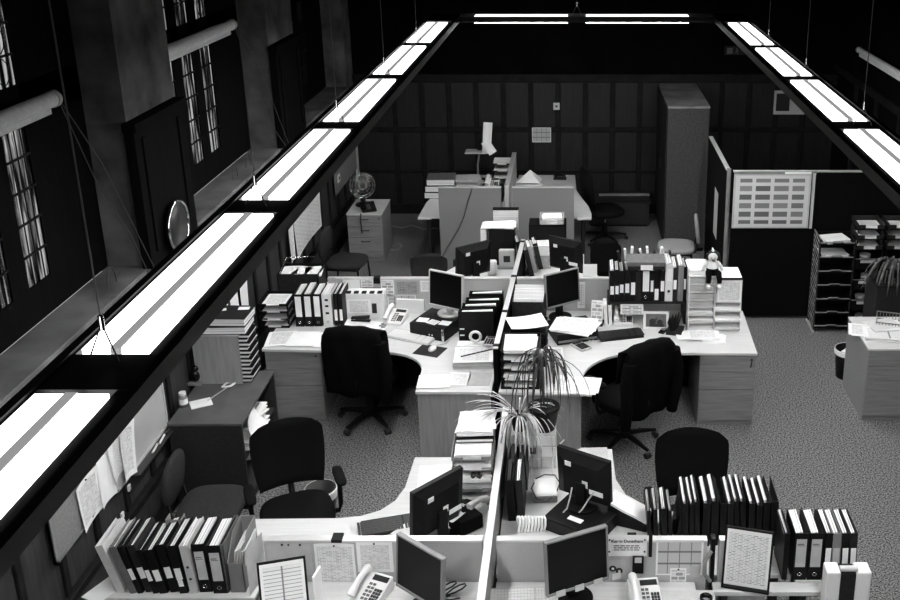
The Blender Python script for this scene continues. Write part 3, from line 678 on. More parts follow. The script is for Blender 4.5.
# far block
FD = 11.65; FZ = 1.12
screen('grey fabric screen at the far desks, left of two', fX(438, FD, FZ), fX(501, FD, FZ), FD, FZ, m='screen_fabric_dim')
screen('grey fabric screen at the far desks, right of two', fX(512, FD, FZ), fX(574, FD, FZ), FD, FZ, m='screen_fabric_dim')
xd = fX(506.5, FD, FZ)
screen('short divider standing between the two far desks', FD + .05, 13.3, xd, FZ, th=.05, along='y', name='desk_divider')
MB().tube([Vector((fX(x, FD - .01, z), FD - .008, z)) for x, z in ((472, 1.1), (468, .9), (462, .6), (456, .42), (452, .3))], .004, 5)
o = MB().tube([Vector((fX(x, FD - .012, z), FD - .012, z)) for x, z in ((472, 1.1), (468, .95), (464, .75), (459, .6), (452, .45), (446, .32), (441, .2), (438, .01))], .005, 6).build('loose_cable', 'cable'); tag(o, 'thin dark cable hanging down the left far screen', 'cable')
desk('pale desk behind the left grey far screen', [(-1.92, 11.68), (-1.75, 11.68), (-1.75, 11.72), (xd - .04, 11.72), (xd - .04, 13.58), (-1.72, 13.58), (-1.80, 12.9), (-1.9, 12.3)], legs=[(-1.8, 11.8), (-1.65, 13.4)])
desk('pale wave-edged desk behind the right grey far screen', [(xd + .04, 11.72), (.03, 11.72), (.03, 11.66), (.2, 11.66), (.205, 11.85), (.17, 12.15), (.09, 12.5), (.02, 12.85), (0, 13.58), (xd + .04, 13.58)], legs=[(.1, 11.8), (-.1, 13.4)])
# right-hand screens, cupboard
screen('tall dark screen carrying the white year planner', 1.68, 3.62, 10.3, 1.70, m='dark_screen', name='office_screen')
screen('tall dark screen running back from the planner screen', 10.37, 11.85, 1.635, 1.70, along='y', m='dark_screen', name='office_screen')
o = MB().cyl((0, 0, 0), .022, 1.72, 12).build('screen_post', 'grey_metal', None, (1.635, 10.32, 0)); tag(o, 'slim metal post at the corner of the dark screens', 'post')
cb = thing('tall_cupboard', 'tall grey metal cupboard standing against the dark back wall', 'cupboard', (1.43, 12.44, 0))
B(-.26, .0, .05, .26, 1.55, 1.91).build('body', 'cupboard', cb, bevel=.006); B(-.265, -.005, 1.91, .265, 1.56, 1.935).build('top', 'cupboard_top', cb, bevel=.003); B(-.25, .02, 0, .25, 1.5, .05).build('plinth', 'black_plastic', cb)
for k in (0, 1):
    d_ = B(-.276, .04 + k * .75, .08, -.262, .77 + k * .75, 1.9).build('door', 'dark_grey', cb, bevel=.003); B(-.29, .68 + k * .1, .95, -.276, .70 + k * .1, 1.08).build('handle', 'chrome', d_)
# year planner on the screen
x0, x1 = fX(733, 10.29, 1.4), fX(810, 10.29, 1.4); z0, z1 = fZ(228, 10.29), fZ(174, 10.29)
t = thing('wall_planner', 'large white year planner with dark month blocks on the dark screen', 'planner', ((x0 + x1) / 2, 10.292, z0))
w_ = (x1 - x0) / 2; hh = z1 - z0
B(-w_, -.008, 0, w_, .004, hh).build('board', 'pale_plastic', t, bevel=.002)
o = sheet_mb(w_ * 1.9, hh * .95, 0, 2).build('month_grid', 'page_year', t); o.location = (0, -.0085, hh / 2); o.rotation_euler = (math.pi / 2, 0, 0)
B(w_ + .012, -.02, .0, w_ + .04, .0, hh * 1.02).build('side_rail', 'aluminium', t); B(-w_, -.016, hh, w_ + .05, .0, hh + .03).build('header_rail', 'grey_metal', t)
B(w_ * .3, -.018, hh + .003, w_ * .98, -.016, hh + .027).build('header_label', 'paper', t)
# ================================================================ left wall furniture and boards
lc = thing('low_cabinet', 'dark open-fronted cabinet against the left wall, papers inside', 'cabinet', (-2.78, 7.13, 0)); a, b_, h = .275, .43, .75
B(-a, -b_, .04, a, -b_ + .022, h - .022).build('end_panel', 'cab_grey', lc); B(-a, b_ - .022, .04, a, b_, h - .022).build('end_panel', 'cab_grey', lc)
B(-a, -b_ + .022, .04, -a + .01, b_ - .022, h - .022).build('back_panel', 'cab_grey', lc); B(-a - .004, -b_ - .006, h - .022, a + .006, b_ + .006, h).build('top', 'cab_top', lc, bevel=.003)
B(-a, -b_, 0, a - .02, b_, .04).build('plinth', 'black_plastic', lc)
for z in (.06, .40): B(-a + .01, -b_ + .022, z, a - .015, b_ - .022, z + .02).build('shelf', 'cab_grey', lc)
for i, (y, z, r) in enumerate(((6.93, .421, .12), (7.27, .421, -.1), (7.36, .081, .1))):
    paper_pile('papers on the %s of the dark open cabinet' % ('upper shelf near end', 'upper shelf middle', 'lower shelf')[i], (-2.68, y, z), .30, .21, 14 if i else 9, .011, r, 'paper', 'page_text', .02, None, .2)
o = sheet_mb(.22, .3, .05).build('paper_sheet', 'paper', None, (-2.50, 6.95, .60), (R(12), R(66), R(18))); tag(o, 'white sheet slipping out of the dark open cabinet', 'paper')
srt = thing('paper_sorter', 'pale wooden paper sorter standing on the dark cabinet', 'paper sorter', (-2.84, 7.45, .75)); W2, D2, HH = .215, .125, .425
B(-W2, -D2, 0, W2 - .06, -D2 + .015, HH).build('side_panel', 'beech_shaded', srt, bevel=.002); B(-W2, D2 - .012, 0, W2, D2, HH).build('side_panel', 'beech_shaded', srt)
B(-W2 - .003, -D2 - .003, HH, W2 - .045, D2, HH + .014).build('top', 'beech', srt); B(-W2, -D2 + .015, 0, -W2 + .01, D2 - .012, HH).build('back_panel', 'beech_shaded', srt)
n = 12
for i in range(n): B(-W2 + .01, -D2 + .015, i * HH / n, W2 - .055, D2 - .012, i * HH / n + .004).build('slot_shelf', 'dark_grey', srt)
for i in range(n):
    book_flat('black-covered pad in the wooden sorter, %s slot from the bottom' % ordn(i), (-2.82 + .02 * (i % 2), 7.452, .75 + i * HH / n + .0045), .40, .21, HH / n - .006, 0, 'black_plastic', 'pads in the wooden sorter', 'pad', 'covered_pad')
for i, (dx, dy, r, w_) in enumerate(((0, .0, .03, .40), (.005, .01, -.02, .41))):
    book_flat(('lower', 'upper')[i] + ' black file lying on top of the wooden sorter', (-2.82 + dx, 7.45 + dy, .75 + HH + .0145 + i * .068), w_, .27, .067, r, 'dark_grey', None, 'box file', 'box_file')
paper('white label sheet on top of the stacked black files', 'paper', (-2.85, 7.5, 1.327), .07, .05, .3)
paper('white slip at the corner of the stacked black files', 'paper', (-2.68, 7.53, 1.327), .09, .06, .1)
c = at(201, 404, .75); tag(B(-.08, -.06, 0, .08, .06, .012).build('note_pad', 'paper', None, c, (0, 0, .5), .002), 'small white note pad near the front of the dark cabinet', 'note pad')
a0, a1 = at(208, 402, .75), at(236, 382, .75); o = MB().tube([a0 + Vector((0, 0, .013)), a1 + Vector((0, 0, .006))], .004, 6).build('pencil', 'paper_grey'); tag(o, 'thin pale stick lying across the dark cabinet top', 'stick')
c = at(222, 388, .752); k = MB(); k.tube([(0, 0, 0), (.07, .0, 0), (.10, .06, 0), (.03, .07, 0), (0, 0, 0)], .008, 6); k.tube([(.04, .07, 0), (.05, .12, 0), (.10, .12, 0), (.10, .06, 0)], .008, 6)
tag(k.build('bent_wire_holder', 'white_plastic', None, c + Vector((0, 0, .008)), (0, 0, .2)), 'small white looped holder on the dark cabinet top', 'holder')
j = thing('glass_jar', 'small clear jar with pale label on the cabinet edge', 'jar', at(184, 406, .75)); MB().lathe([(.001, 0), (.03, 0), (.032, .05), (.03, .10), (.001, .10)], 18).build('body', 'grey_plastic', j); MB().cyl((0, 0, .10), .027, .02, 18).build('lid', 'white_plastic', j); MB().lathe([(.0335, .025), (.0335, .07)], 18).build('jar_label', 'paper', j)
j = thing('dark_ornament', 'small dark figurine on a base at the wall end of the cabinet', 'ornament', at(196, 384, .75)); MB().cbox((0, 0, .012), (.11, .07, .024)).build('base', 'grey_metal', j, bevel=.003); MB().ball((0, 0, .075), .042, 12, 0, (1, .8, 1.25)).ball((.01, 0, .14), .028).build('figure', 'black_gloss', j)
XB = WL + .024
def board(label, y0, y1, z0, z1, m, name='pinboard', cat='notice board', frame='grey_metal', tray=False):
    t = thing(name, label, cat, (XB, (y0 + y1) / 2, z0)); w = (y1 - y0) / 2; h = z1 - z0
    B(0, -w, 0, .016, w, h).build('face', m, t); k = MB()
    for p in ((-w, -w + .02, 0, h), (w - .02, w, 0, h)): k.box(0, p[0], p[2], .022, p[1], p[3])
    k.box(0, -w, 0, .022, w, .02).box(0, -w, h - .02, .022, w, h).build('frame', frame, t)
    if tray: B(.0, -w * .5, -.02, .08, w, -.004).build('pen_tray', 'dark_metal', t, bevel=.003)
    return t
board('grey pinboard low on the left wall, nearest the viewer', 5.04, 5.82, .75, 1.45, 'board_grey')
board('white drawing board with pen tray on the left wall', 5.86, 6.76, .70, 1.45, 'whiteboard', 'whiteboard', 'whiteboard', 'aluminium', True)
board('grey pinboard at the far end of the left wall', 12.42, 13.75, .77, 1.35, 'board_grey')
def lsheet(label, px0, py0, px1, py1, m, roll=0., curl=.0, group=None, w=None, h=None, X=XB + .004, cat='paper'):
    p, q = atX(px0, py0, X), atX(px1, py1, X); y0, y1 = sorted((p.y, q.y)); z0, z1 = sorted((p.z, q.z))
    return hang(label, cat, (X, (y0 + y1) / 2, (z0 + z1) / 2), w or (y1 - y0), h or (z1 - z0), m, roll, curl, 'pinned_sheet', True, group, R(90))
XS = XB + .019
def ls(label, y, z, w, h, m, roll=0., curl=0.): return hang(label, 'paper', (XS, y, z), w, h, m, roll, curl, 'pinned_sheet', True, None, R(90))
ls('sparsely printed white sheet pinned on the near left pinboard', 5.50, .90, .27, .32, 'page_text', .05, .02)
ls('plain white sheet overlapping the left pinboard edge', 5.73, .915, .22, .36, 'paper', -.06, .03)
ls('printed sheet curling off the near edge of the whiteboard', 5.90, .97, .22, .32, 'page_plan', .08, .04)
ls('long printed sheet hanging from the whiteboard middle', 6.04, .91, .20, .40, 'page_text', -.1, .05)
for i, (dy, m) in enumerate(((0, 'aluminium'), (.07, 'white_plastic'), (.14, 'dark_metal'))):
    tag(MB().tube([(0, -.06, 0), (0, .06, 0)], .008, 8).build('marker_pen', m, None, (XB + .05, 6.42 + dy * 1.9, .70 + .005), (0, 0, .1)), ('silver', 'white', 'dark')[i] + ' marker pen lying in the whiteboard tray', 'pen')
for i, (px0, y0, px1, y1, r) in enumerate(((206, 316, 222, 350, .1), (217, 300, 229, 330, -.12), (229, 284, 237, 318, .08), (238, 274, 248, 318, -.05))):
    lsheet('white sheet on the left wall behind the sorter, %s from the near end' % ordn(i), px0, y1, px1, y0, ('paper', 'page_text', 'paper', 'paper')[i], r, .02, None, .20, .30)
ls('large creased white plan pinned to the left wall', 10.95, .98, 1.15, .62, 'page_plan', .0, .05)
ls('narrow printed strip hanging beside the large white plan', 10.30, .98, .18, .6, 'page_text', 0, .02)
s_ = thing('wall_socket', 'small pale switch plate on the far left pinboard', 'switch', (XB + .02, 12.62, .95)); B(0, -.06, -.05, .012, .06, .05).build('plate', 'white_plastic', s_, bevel=.003); B(.012, -.02, -.02, .016, .02, .02).build('rocker', 'dark_grey', s_)
o = B(0, -.05, 0, .03, .05, .9).build('wall_strip', 'pale_plastic', None, (WL + .001, 13.9, .55)); structure(o); o.name = 'trim_9'
for i, (y, z) in enumerate(((6.05, .62), (5.9, .50))):
    tag(MB().cbox((0, 0, 0), (.012, .035, .045)).build('socket_cover', 'white_plastic', None, (WL + .03, y, z), None, .002), ('upper', 'lower')[i] + ' tiny white cable cover on the left wall panelling', 'socket')
# far left drawer unit, fan, telephone
pd = pedestal('grey-topped three-drawer unit at the far left wall', (fX(366, 12.1, .3), 12.08, 0), .44, .62, .62, drawers=(.15, .15, .28), handles=True)
px_, zz = fX(366, 12.3, .7), .64
fn = thing('desk_fan', 'dark round desk fan on the far drawer unit', 'fan', (px_ - .06, 12.45, zz))
MB().lathe([(.001, 0), (.11, 0), (.10, .02), (.03, .03), (.02, .12), (.001, .12)], 20).build('base', 'dark_metal', fn)
Mf = Matrix.Translation((0, -.02, .27)) @ Matrix.Rotation(R(80), 4, 'X') @ Matrix.Rotation(.3, 4, 'Y'); k = MB()
for r in (.05, .09, .13, .16): k.tube([Mf @ Vector((r * math.cos(a * .3142), r * math.sin(a * .3142), .05 - r * r)) for a in range(21)], .004, 5)
for a in range(14): k.tube([Mf @ Vector((r * math.cos(a * .4488), r * math.sin(a * .4488), .05 - r * r)) for r in (.03, .09, .16)] + [Mf @ Vector((.15 * math.cos(a * .4488), .15 * math.sin(a * .4488), -.05))], .003, 5)
k.build('cage', 'chrome', fn)
k = MB()
for a in range(4): k.pad(.10, .13, -.005, .005, p=2.4, M=Mf @ Matrix.Rotation(a * math.pi / 2, 4, 'Z') @ Matrix.Translation((.08, 0, 0)) @ Matrix.Rotation(.5, 4, 'X'))
k.build('blades', 'black_gloss', fn); k = MB().ball((0, 0, 0), .06, 12, 0, (1, 1, 1.3)); k.v = [Mf @ (v + Vector((0, 0, -.09))) for v in k.v]; k.build('motor', 'dark_metal', fn)
phone('dark telephone with white card on the far drawer unit', (px_ + .04, 12.24, zz), .35, 'black_plastic', False)
o = MB().tube([(px_ - .02, 12.06, zz + .01), (px_ - .03, 12.05, zz - .05), (px_ - .02, 12.05, zz - .25)], .008, 6).build('phone_lead', 'cable'); tag(o, 'dark lead hanging over the front of the far drawer unit', 'cable')
for i, pts in enumerate((((386, 233), (393, 226), (402, 228), (412, 225), (424, 229), (438, 228)), ((386, 250), (398, 250), (402, 246), (398, 243), (388, 243)))):
    g = [at(x, y, .008) for x, y in pts]; tag(MB().tube(g, .012, 6).build('floor_cable', 'grey_plastic'), ('pale cable snaking over the floor toward the far desks', 'short looped pale cable on the floor beside the drawer unit')[i], 'cable')
# ================================================================ chairs
jacket('black jacket hung over the chair at the middle right desk', (.42, 7.66, 0), R(38), .48, 1.06, .46, sleeve=(1, -1))
jacket('black jacket hung over the chair at the middle left desk', (-1.83, 8.05, 0), R(-8), .48, 1.04, .48, sleeve=(1,))
visitor_chair('grey visitor chair beside the dark open cabinet', (-2.56, 6.12, 0), R(-88))
task_chair('black armchair turned at the front left curved desk', (-1.93, 6.02, 0), R(203), True, seat_z=.47, top=1.02, bw=.50)
task_chair('black chair whose back rises behind the dark file row', (.80, 5.86, 0), R(178), True, seat_z=.47, top=1.03, bw=.50)
task_chair('black swivel chair with high back at the middle left desk', (-1.83, 8.05, 0), R(-8), False, seat_z=.48, top=1.04, bw=.48, spin=.5)
task_chair('black swivel chair with star base at the middle right desk', (.42, 7.66, 0), R(38), True, seat_z=.48, top=1.06, bw=.46, spin=-.29)
visitor_chair('grey visitor chair by the left wall behind the binders', (-2.64, 10.95, 0), R(-95))
visitor_chair('pale visitor chair by the end of the binder shelf, near the cupboard', (1.22, 11.45, 0), R(85), 'pale_fabric')
task_chair('dark round-backed chair behind the middle left screen', (fX(427, 10.1, .8), 10.02, 0), R(182), False, 'grey_fabric', .43, .77, .40)
task_chair('black chair behind the middle right screen beside the binders', (fX(600, 10.2, .8), 10.05, 0), R(165), False, 'soft_black', .45, .93, .34)
task_chair('black swivel chair at the far right desk', (.40, 12.86, 0), R(-70), False, 'soft_black', .47, 1.05, .46, spin=.2)
# ================================================================ front row
def bx_(px, Y, z=DZ): return fX(px, Y, z)
FB = [  # px of foot, width, cover, label, lean, fill
 (120.5, .046, 'pale_plastic', None, 15, 'pale grey narrow binder at the left end'),
 (134.5, .042, 'mid_grey', None, 15, 'grey thin binder beside it'),
 (141.0, .034, 'black_plastic', 'paper', 14, 'thin black binder with small label'),
 (149.6, .046, 'dark_grey', 'paper', 13, 'charcoal binder with small low label'),
 (156.5, .034, 'black_plastic', 'paper', 12, 'slim black binder with label'),
 (164.5, .05, 'black_plastic', 'paper', 11, 'broad black binder with square label'),
 (174.5, .05, 'black_plastic', 'paper', 9, 'black binder with torn white label'),
 (184.5, .05, 'black_plastic', 'paper', 7, 'black binder with two white labels'),
 (194.5, .044, 'pale_plastic', None, 5, 'pale grey binder with dotted spine'),
 (206.0, .074, 'black_plastic', 'paper_grey', 3, 'black lever arch file with ring'),
 (221.0, .080, 'black_plastic', 'paper_grey', 2, 'wide black lever arch file with ring')]
for i, (px, w_, cov, lab, ln, txt) in enumerate(FB):
    big = w_ > .07
    b = binder(txt + ', %s from left in the front left row' % ordn(i), (bx_(px, 4.83), 4.825 + (.0 if i % 3 else .012), DZ + .001), w_, .325 if i not in (4, 5) else .30, .28, cov, lab, big, R(-ln), 0, 0, 'binders in the front left row', labz=.56 if big else .42, labh=.19 if big else .075, pages=.97, pagew=.8)
    if i == 7: MB().box(-.016, -.0015, .05, .012, 0, .10).build('spine_label', 'paper', b)
    if i == 8:
        for z in (.1, .18): MB().tube([(0, -.002, z), (0, .001, z)], .008, 10).build('spine_hole', 'ink', b)
    if big: MB().box(-.022, -.0022, .235, .012, -.0015, .24).box(-.022, -.0022, .225, .018, -.0015, .228).build('spine_print', 'ink', b)
box_file('upright grey board beside the lever arch files in the front left row', (bx_(231, 4.9), 4.97, DZ + .001), 0, .022, .28, .33, 'mid_grey', None, False, 'thin_file', 'file', .33)
mf = box_file('open grey magazine file holding thin booklets, front left row', (bx_(242, 4.9), 4.975, DZ + .001), 0, .085, .28, .325, 'grey_plastic', None, False, front=.20)
for k in range(5): tag(B(-.004, -.10, 0, .004, .11, .24 + .01 * (k % 3)).build('booklet', 'page_edges', None, (bx_(242, 4.9) - .03 + k * .014, 4.975, DZ + .006), (0, R(5), 0)), 'thin white booklet in the grey magazine file, %s from left' % ordn(k), 'booklet', 'booklets in the grey magazine file')
paper('white sheet lying at the wall end of the side table', 'paper', at(104, 590, DZ + .001), .14, .2, R(-25))
tag(sheet_mb(.2, .29, .0, 2).build('card_folder', 'paper_grey', None, (bx_(258.5, 4.9), 4.9, DZ + .15), (R(90), 0, R(80))), 'pale card folder leaning at the right end of the front left binders', 'folder')
binder('grey folder standing behind the left end of the front binder row', (-2.36, 5.06, DZ + .001), .09, .33, .07, 'grey_plastic', None, False, 0, 0, 0, None, 'file', 'card_file', 0, None)
copy_holder('tilted black document board with typed form at front left', (bx_(291, 4.72, .8), 4.60, DZ), R(15), .235, .33, .22)
tag(B(-.006, -.0, 0, .006, .1, .24).build('card_folder', 'paper', None, (bx_(318, 4.72, .8), 4.66, DZ + .001), (0, 0, R(-8))), 'white card edge standing beside the front left document board', 'card')
YP = 4.938
pinned('grey notice pinned at the left end of the front left screen', 'notice', 268, 543, 312, 575, YP, m='paper_grey')
pinned('long white rota sheet pinned on the front left screen', 'notice', 316, 543, 356, 590, YP - .001, m='page_rota', curl=.012)
pinned('short printed sheet pinned right of the long white rota', 'notice', 357, 542, 393, 572, YP, m='page_text')
tag(B(-.03, -.02, 0, .03, .05, .02).build('bulldog_clip', 'black_plastic', None, (bx_(337, 4.94, 1.0), 4.94, .995)), 'black clip on the top edge of the front left screen', 'clip')
for i, px in enumerate((282, 300)): tag(MB().ball((0, 0, 0), .007, 8).build('drawing_pin', 'ink', None, (bx_(px, 4.936, .97), 4.933, .972)), ('left', 'right')[i] + ' black pin above the grey notice on the front left screen', 'pin')
phone('white desk phone in front of the pinned rota sheets', at(371, 596, DZ), R(-22))
monitor('flat monitor with dark screen facing front left, beside divider', (bx_(418, 4.66, 1.0), 4.66, DZ), R(-39), .37, .335, 'grey_plastic', .10)
monitor('flat monitor with grey bezel and small notes, front right', (bx_(578, 4.73, 1.0), 4.74, DZ), R(25), .385, .34, 'grey_plastic', .11, notes=4)
keyboard('white keyboard at the bottom edge between the front monitors', at(521, 600, DZ), R(3), 'pale_plastic', 'white_plastic', .38)
for i, (px, py) in enumerate(((436, 584), (446, 592))):
    g = [Vector((bx_(px, 4.85), 4.85 - .02 * i, DZ + .006)) + Vector((.09 * math.sin(t * .55) + .01 * t, -.03 * math.cos(t * .7) - .004 * t, .05 * max(0, math.sin(t * .4)))) for t in range(12)]
    tag(MB().tube(g, .005, 6).build('desk_cable', 'cable'), ('looped dark cable under the front left screen', 'dark cable curled beside the front divider')[i], 'cable')
# right half of the front screen
sg = pinned('white name sign pinned to the top of the front right screen', 'name sign', 607, 535, 647, 556, YP, m='paper', name='name_sign', pins=False)
hw = abs(fX(647, YP, .95) - fX(607, YP, .95)); 
letters('Karen Dunstham', hw * .115, 'sign_name', sg, (0, .022, .002), (0, 0, 0), 'ink', 'CENTER')
for k in range(3):
    q = MB(); x = -hw * .33; rq = random.Random(k)
    while x < hw * .3:
        w_ = hw * rq.uniform(.06, .15); q.box(x, -.004 - k * .014, .001, min(x + w_, hw * .33), .002 - k * .014, .0022); x += w_ + hw * .02
    q.build('small_print', ('ink', 'ink', 'mid_grey')[k], sg)
for sx in (-1, 1):
    for sz in (-1, 1): MB().ball((sx * hw * .44, sz * .04, .003), .006, 8).build('pin', 'ink', sg)
pinned('small photo print of round shapes under the name sign', 'photograph', 607, 560, 626, 579, YP, m='paper_grey', pins=False, name='pinned_photo')
ph = bpy.data.objects['pinned_photo']
for k, (x, z, r) in enumerate(((-.022, .008, .021), (.016, -.008, .021), (-.022, .008, .008), (.016, -.008, .008))): MB().lathe([(.001, 0), (r, 0), (r, .002 + .001 * (k > 1)), (.001, .002 + .001 * (k > 1))], 18).build('round_mark', 'ink' if k < 2 else 'paper', ph, (x, z, .001))
st = tag(B(-.032, -.02, -.08, .032, .0, .03).build('wall_box', 'black_plastic', None, (bx_(638, 4.94, .88), 4.939, .865)), 'black box hanging on the front right screen below the sign', 'box')
o = B(-.02, -.0215, -.005, .02, -.02, .03).build('box_label', 'paper_grey', st)
tag(B(-.026, .0, 0, .026, .05, .016).build('cable_clamp', 'black_plastic', None, (bx_(632, 4.96, 1.0), 4.94, 1.0005)), 'black clamp over the top edge beside the name sign', 'clamp')
pinned('year calendar with twelve month blocks pinned on the front screen', 'calendar', 656, 540, 703, 575, YP, m='page_calendar', name='wall_calendar', pins=False)
pinned('small calendar strip hanging below the year calendar', 'calendar', 670, 568, 686, 592, YP - .001, m='page_small', name='calendar_strip')
pinned('grey slip stuck to the corner of the year calendar', 'note', 690, 566, 700, 577, YP - .0015, m='paper_grey', pins=False)
phone('white desk phone below the year calendar at front right', at(645, 602, DZ), R(6), tilt=.4)
b = binder('black upright strip clipped on the front right screen', (bx_(650.5, 4.93, 1.0), 4.9165, .90), .02, .16, .02, 'black_plastic', None, False, 0, 0, 0, None, 'strip', 'cable_strip', 0, None)
tag(B(-.17, -.06, 0, .17, .06, .035).build('shallow_box', 'pale_plastic', None, at(685, 602, DZ), (0, 0, 0), .004), 'pale shallow box at the bottom edge below the calendar', 'box')
tag(MB().lathe([(.028, 0), (.036, .0), (.036, .03), (.028, .03), (.028, 0)], 24).build('tape_roll', 'black_gloss', None, at(706, 601, DZ + .036)), 'dark tape roll standing on the pale shallow box', 'tape')
pl = thing('screen_post', 'dark post with bent handle between the front right screens', 'post', (.80, 4.955, 0))
B(-.012, -.02, 0, .012, .03, 1.01).build('upright', 'black_plastic', pl); MB().tube([(-.01, -.02, .93), (-.05, -.05, .88), (-.05, -.06, .80), (-.012, -.03, .73)], .012, 8).build('bent_handle', 'grey_metal', pl)
copy_holder('upright black-framed rota board standing on the front ledge', (bx_(746, 4.86, .8), 4.87, DZ + .001), R(-3), .25, .355, .10, 'page_table').rotation_euler = (0, R(1), R(-13))
for i, (px, w_, h_) in enumerate(((650, .022, .24), (656.5, .026, .25), (665, .035, .255), (671, .022, .24), (677, .03, .235))):
    binder('short dark folder on the front right desk, %s from left' % ordn(i), (bx_(px, 5.3, .8), 5.28, DZ + .001), w_, h_, .24, 'black_plastic', None, False, R(-3 if i < 4 else 9), 0, 0, 'short folders on the front right desk', 'folder', 'card_folder', 1.0, 'page_edges', .62)
tp = [(685, .034), (691.5, .03), (698, .03), (705, .045), (714, .045), (722.5, .04), (730, .036), (737, .03), (743.5, .032), (751, .036), (758, .034), (765.5, .04), (774, .045)]
for i, (px, w_) in enumerate(tp):
    binder('tall dark file behind the front right screen, %s from left' % ordn(i), (bx_(px, 5.3, .8), 5.26 + .008 * (i % 3), DZ + .001), w_, .30 + random.uniform(-.02, .022), .29, 'black_plastic', None, False, R(random.uniform(-3.5, 0)), 0, 0, 'tall dark files on the front right desk', 'file', 'card_file', 1.03 if i not in (5, 12) else .5, 'page_edges', .55, shift=-.004)
RB = [(784, .03, 'black_plastic', None, 'thin black file before the lever arch pair'), (798.5, .082, 'black_plastic', 'paper_grey', 'black lever arch file with tall label, left of pair'), (813.5, .082, 'black_plastic', 'paper_grey', 'black lever arch file with tall label, right of pair'), (825.5, .044, 'black_plastic', 'paper', 'black binder with small square label'), (834.5, .052, 'grey_plastic', 'paper_grey', 'grey binder with narrow tall label'), (843.5, .046, 'black_plastic', 'paper', 'black binder with handwritten label'), (851.5, .042, 'dark_grey', 'paper', 'charcoal binder with white label at the right end')]
for i, (px, w_, cov, lab, txt) in enumerate(RB):
    big = w_ > .08
    b = binder(txt + ', on the front right ledge', (bx_(px, 4.95), 4.945, DZ + .001), w_, .32, .25, cov, lab, big, R(0 if i < 4 else -2), 0, 0, 'binders on the front right ledge', labz=.58 if big else .5, labh=.19 if big else .12, pages=.98, pagew=.62 if i in (1, 2) else .8, shift=-.006)
    if big: MB().box(-.024, -.0022, .245, .014, -.0015, .25).box(-.024, -.0022, .235, .02, -.0015, .238).build('spine_print', 'ink', b)
wb = thing('slotted_white_box', 'white box with grey central band at the lower right corner', 'box', (bx_(848, 4.72, .9), 4.70, 0))
B(-.125, 0, .02, -.045, .10, .96).build('side_leaf', 'white_plastic', wb, bevel=.01); B(.04, 0, .02, .125, .10, .96).build('side_leaf', 'white_plastic', wb, bevel=.01); B(-.045, .008, .0, .04, .10, .945).build('central_band', 'dark_grey', wb); MB().tube([(-.05, .03, .965), (.05, .03, .965)], .018, 10).build('top_clip', 'pale_plastic', wb)
# ---------------- desks behind the front screens
m1 = monitor('black monitor seen from behind beside the front divider, left', (bx_(436, 5.42, .95), 5.36, DZ), R(228), .40, .36, 'black_plastic', .07, stickers=3)
m2 = monitor('black monitor seen from behind with stickers, front right desk', (bx_(586, 5.62, .9), 5.60, DZ + .0965), R(149), .385, .34, 'black_plastic', .03, stickers=3)
keyboard('black keyboard on the curved desk behind the front left screen', at(391, 527, DZ), R(16), 'black_plastic', 'keys_dark', .36)
paper('white sheet at the far end of the front left curved desk', 'paper', at(436, 476, DZ + .001), .24, .28, R(4), 'paper')
tag(B(-.06, -.1, 0, .06, .1, .02).build('flat_case', 'pale_plastic', None, at(408, 532, DZ), (0, 0, R(-35)), .003), 'pale flat case lying beside the black keyboard', 'case')
px0 = bx_(477, 5.95, .8)
lt = letter_trays('tall stack of paper trays against the front divider', (px0 - .01, 5.90, DZ + .001), R(2), 5, .27, .34, .078, 'grey_plastic')
tray_papers('papers in the front divider tray stack, %s tray from the bottom', (px0 - .01, 5.90, DZ + .001), R(2), 5, .078, .23, .29, 'papers in the front divider tray stack', (.02, .05), out=.05)
binder_flat = book_flat('dark flat file lying on top of the front tray stack', (px0 - .005, 6.0, DZ + .36), .25, .26, .03, R(3), 'black_plastic', None, 'file', 'flat_file')
paper_pile('white papers on top of the flat file, front tray stack', (px0, 6.02, DZ + .391), .23, .26, 9, .006, R(2), 'paper', 'page_text', .012)
tag(MB().tube([(0.03 * math.cos(t), .03 * math.sin(t) * .7, .01 + .012 * math.sin(t * 3)) for t in [i * .4 for i in range(17)]], .009, 6).build('key_bunch', 'dark_metal', None, (px0 + .02, 5.73, DZ + .195)), 'small dark bunch of keys at the edge of the front trays', 'keys')
phone('white telephone beside the divider on the front left curved desk', at(470, 513, DZ), R(150))
tag(B(-.085, -.075, 0, .085, .075, .10).build('black_box', 'soft_black', None, at(466, 527, DZ), (0, 0, R(40)), .01), 'black box behind the monitor foot, front left desk', 'box')
tag(sheet_mb(.05, .12, .02, 3).build('white_tag', 'paper', None, at(466, 527, DZ) + Vector((-.05, -.05, .104)), (0, 0, R(-35))), 'white tag on the black box behind the front left monitor', 'tag')
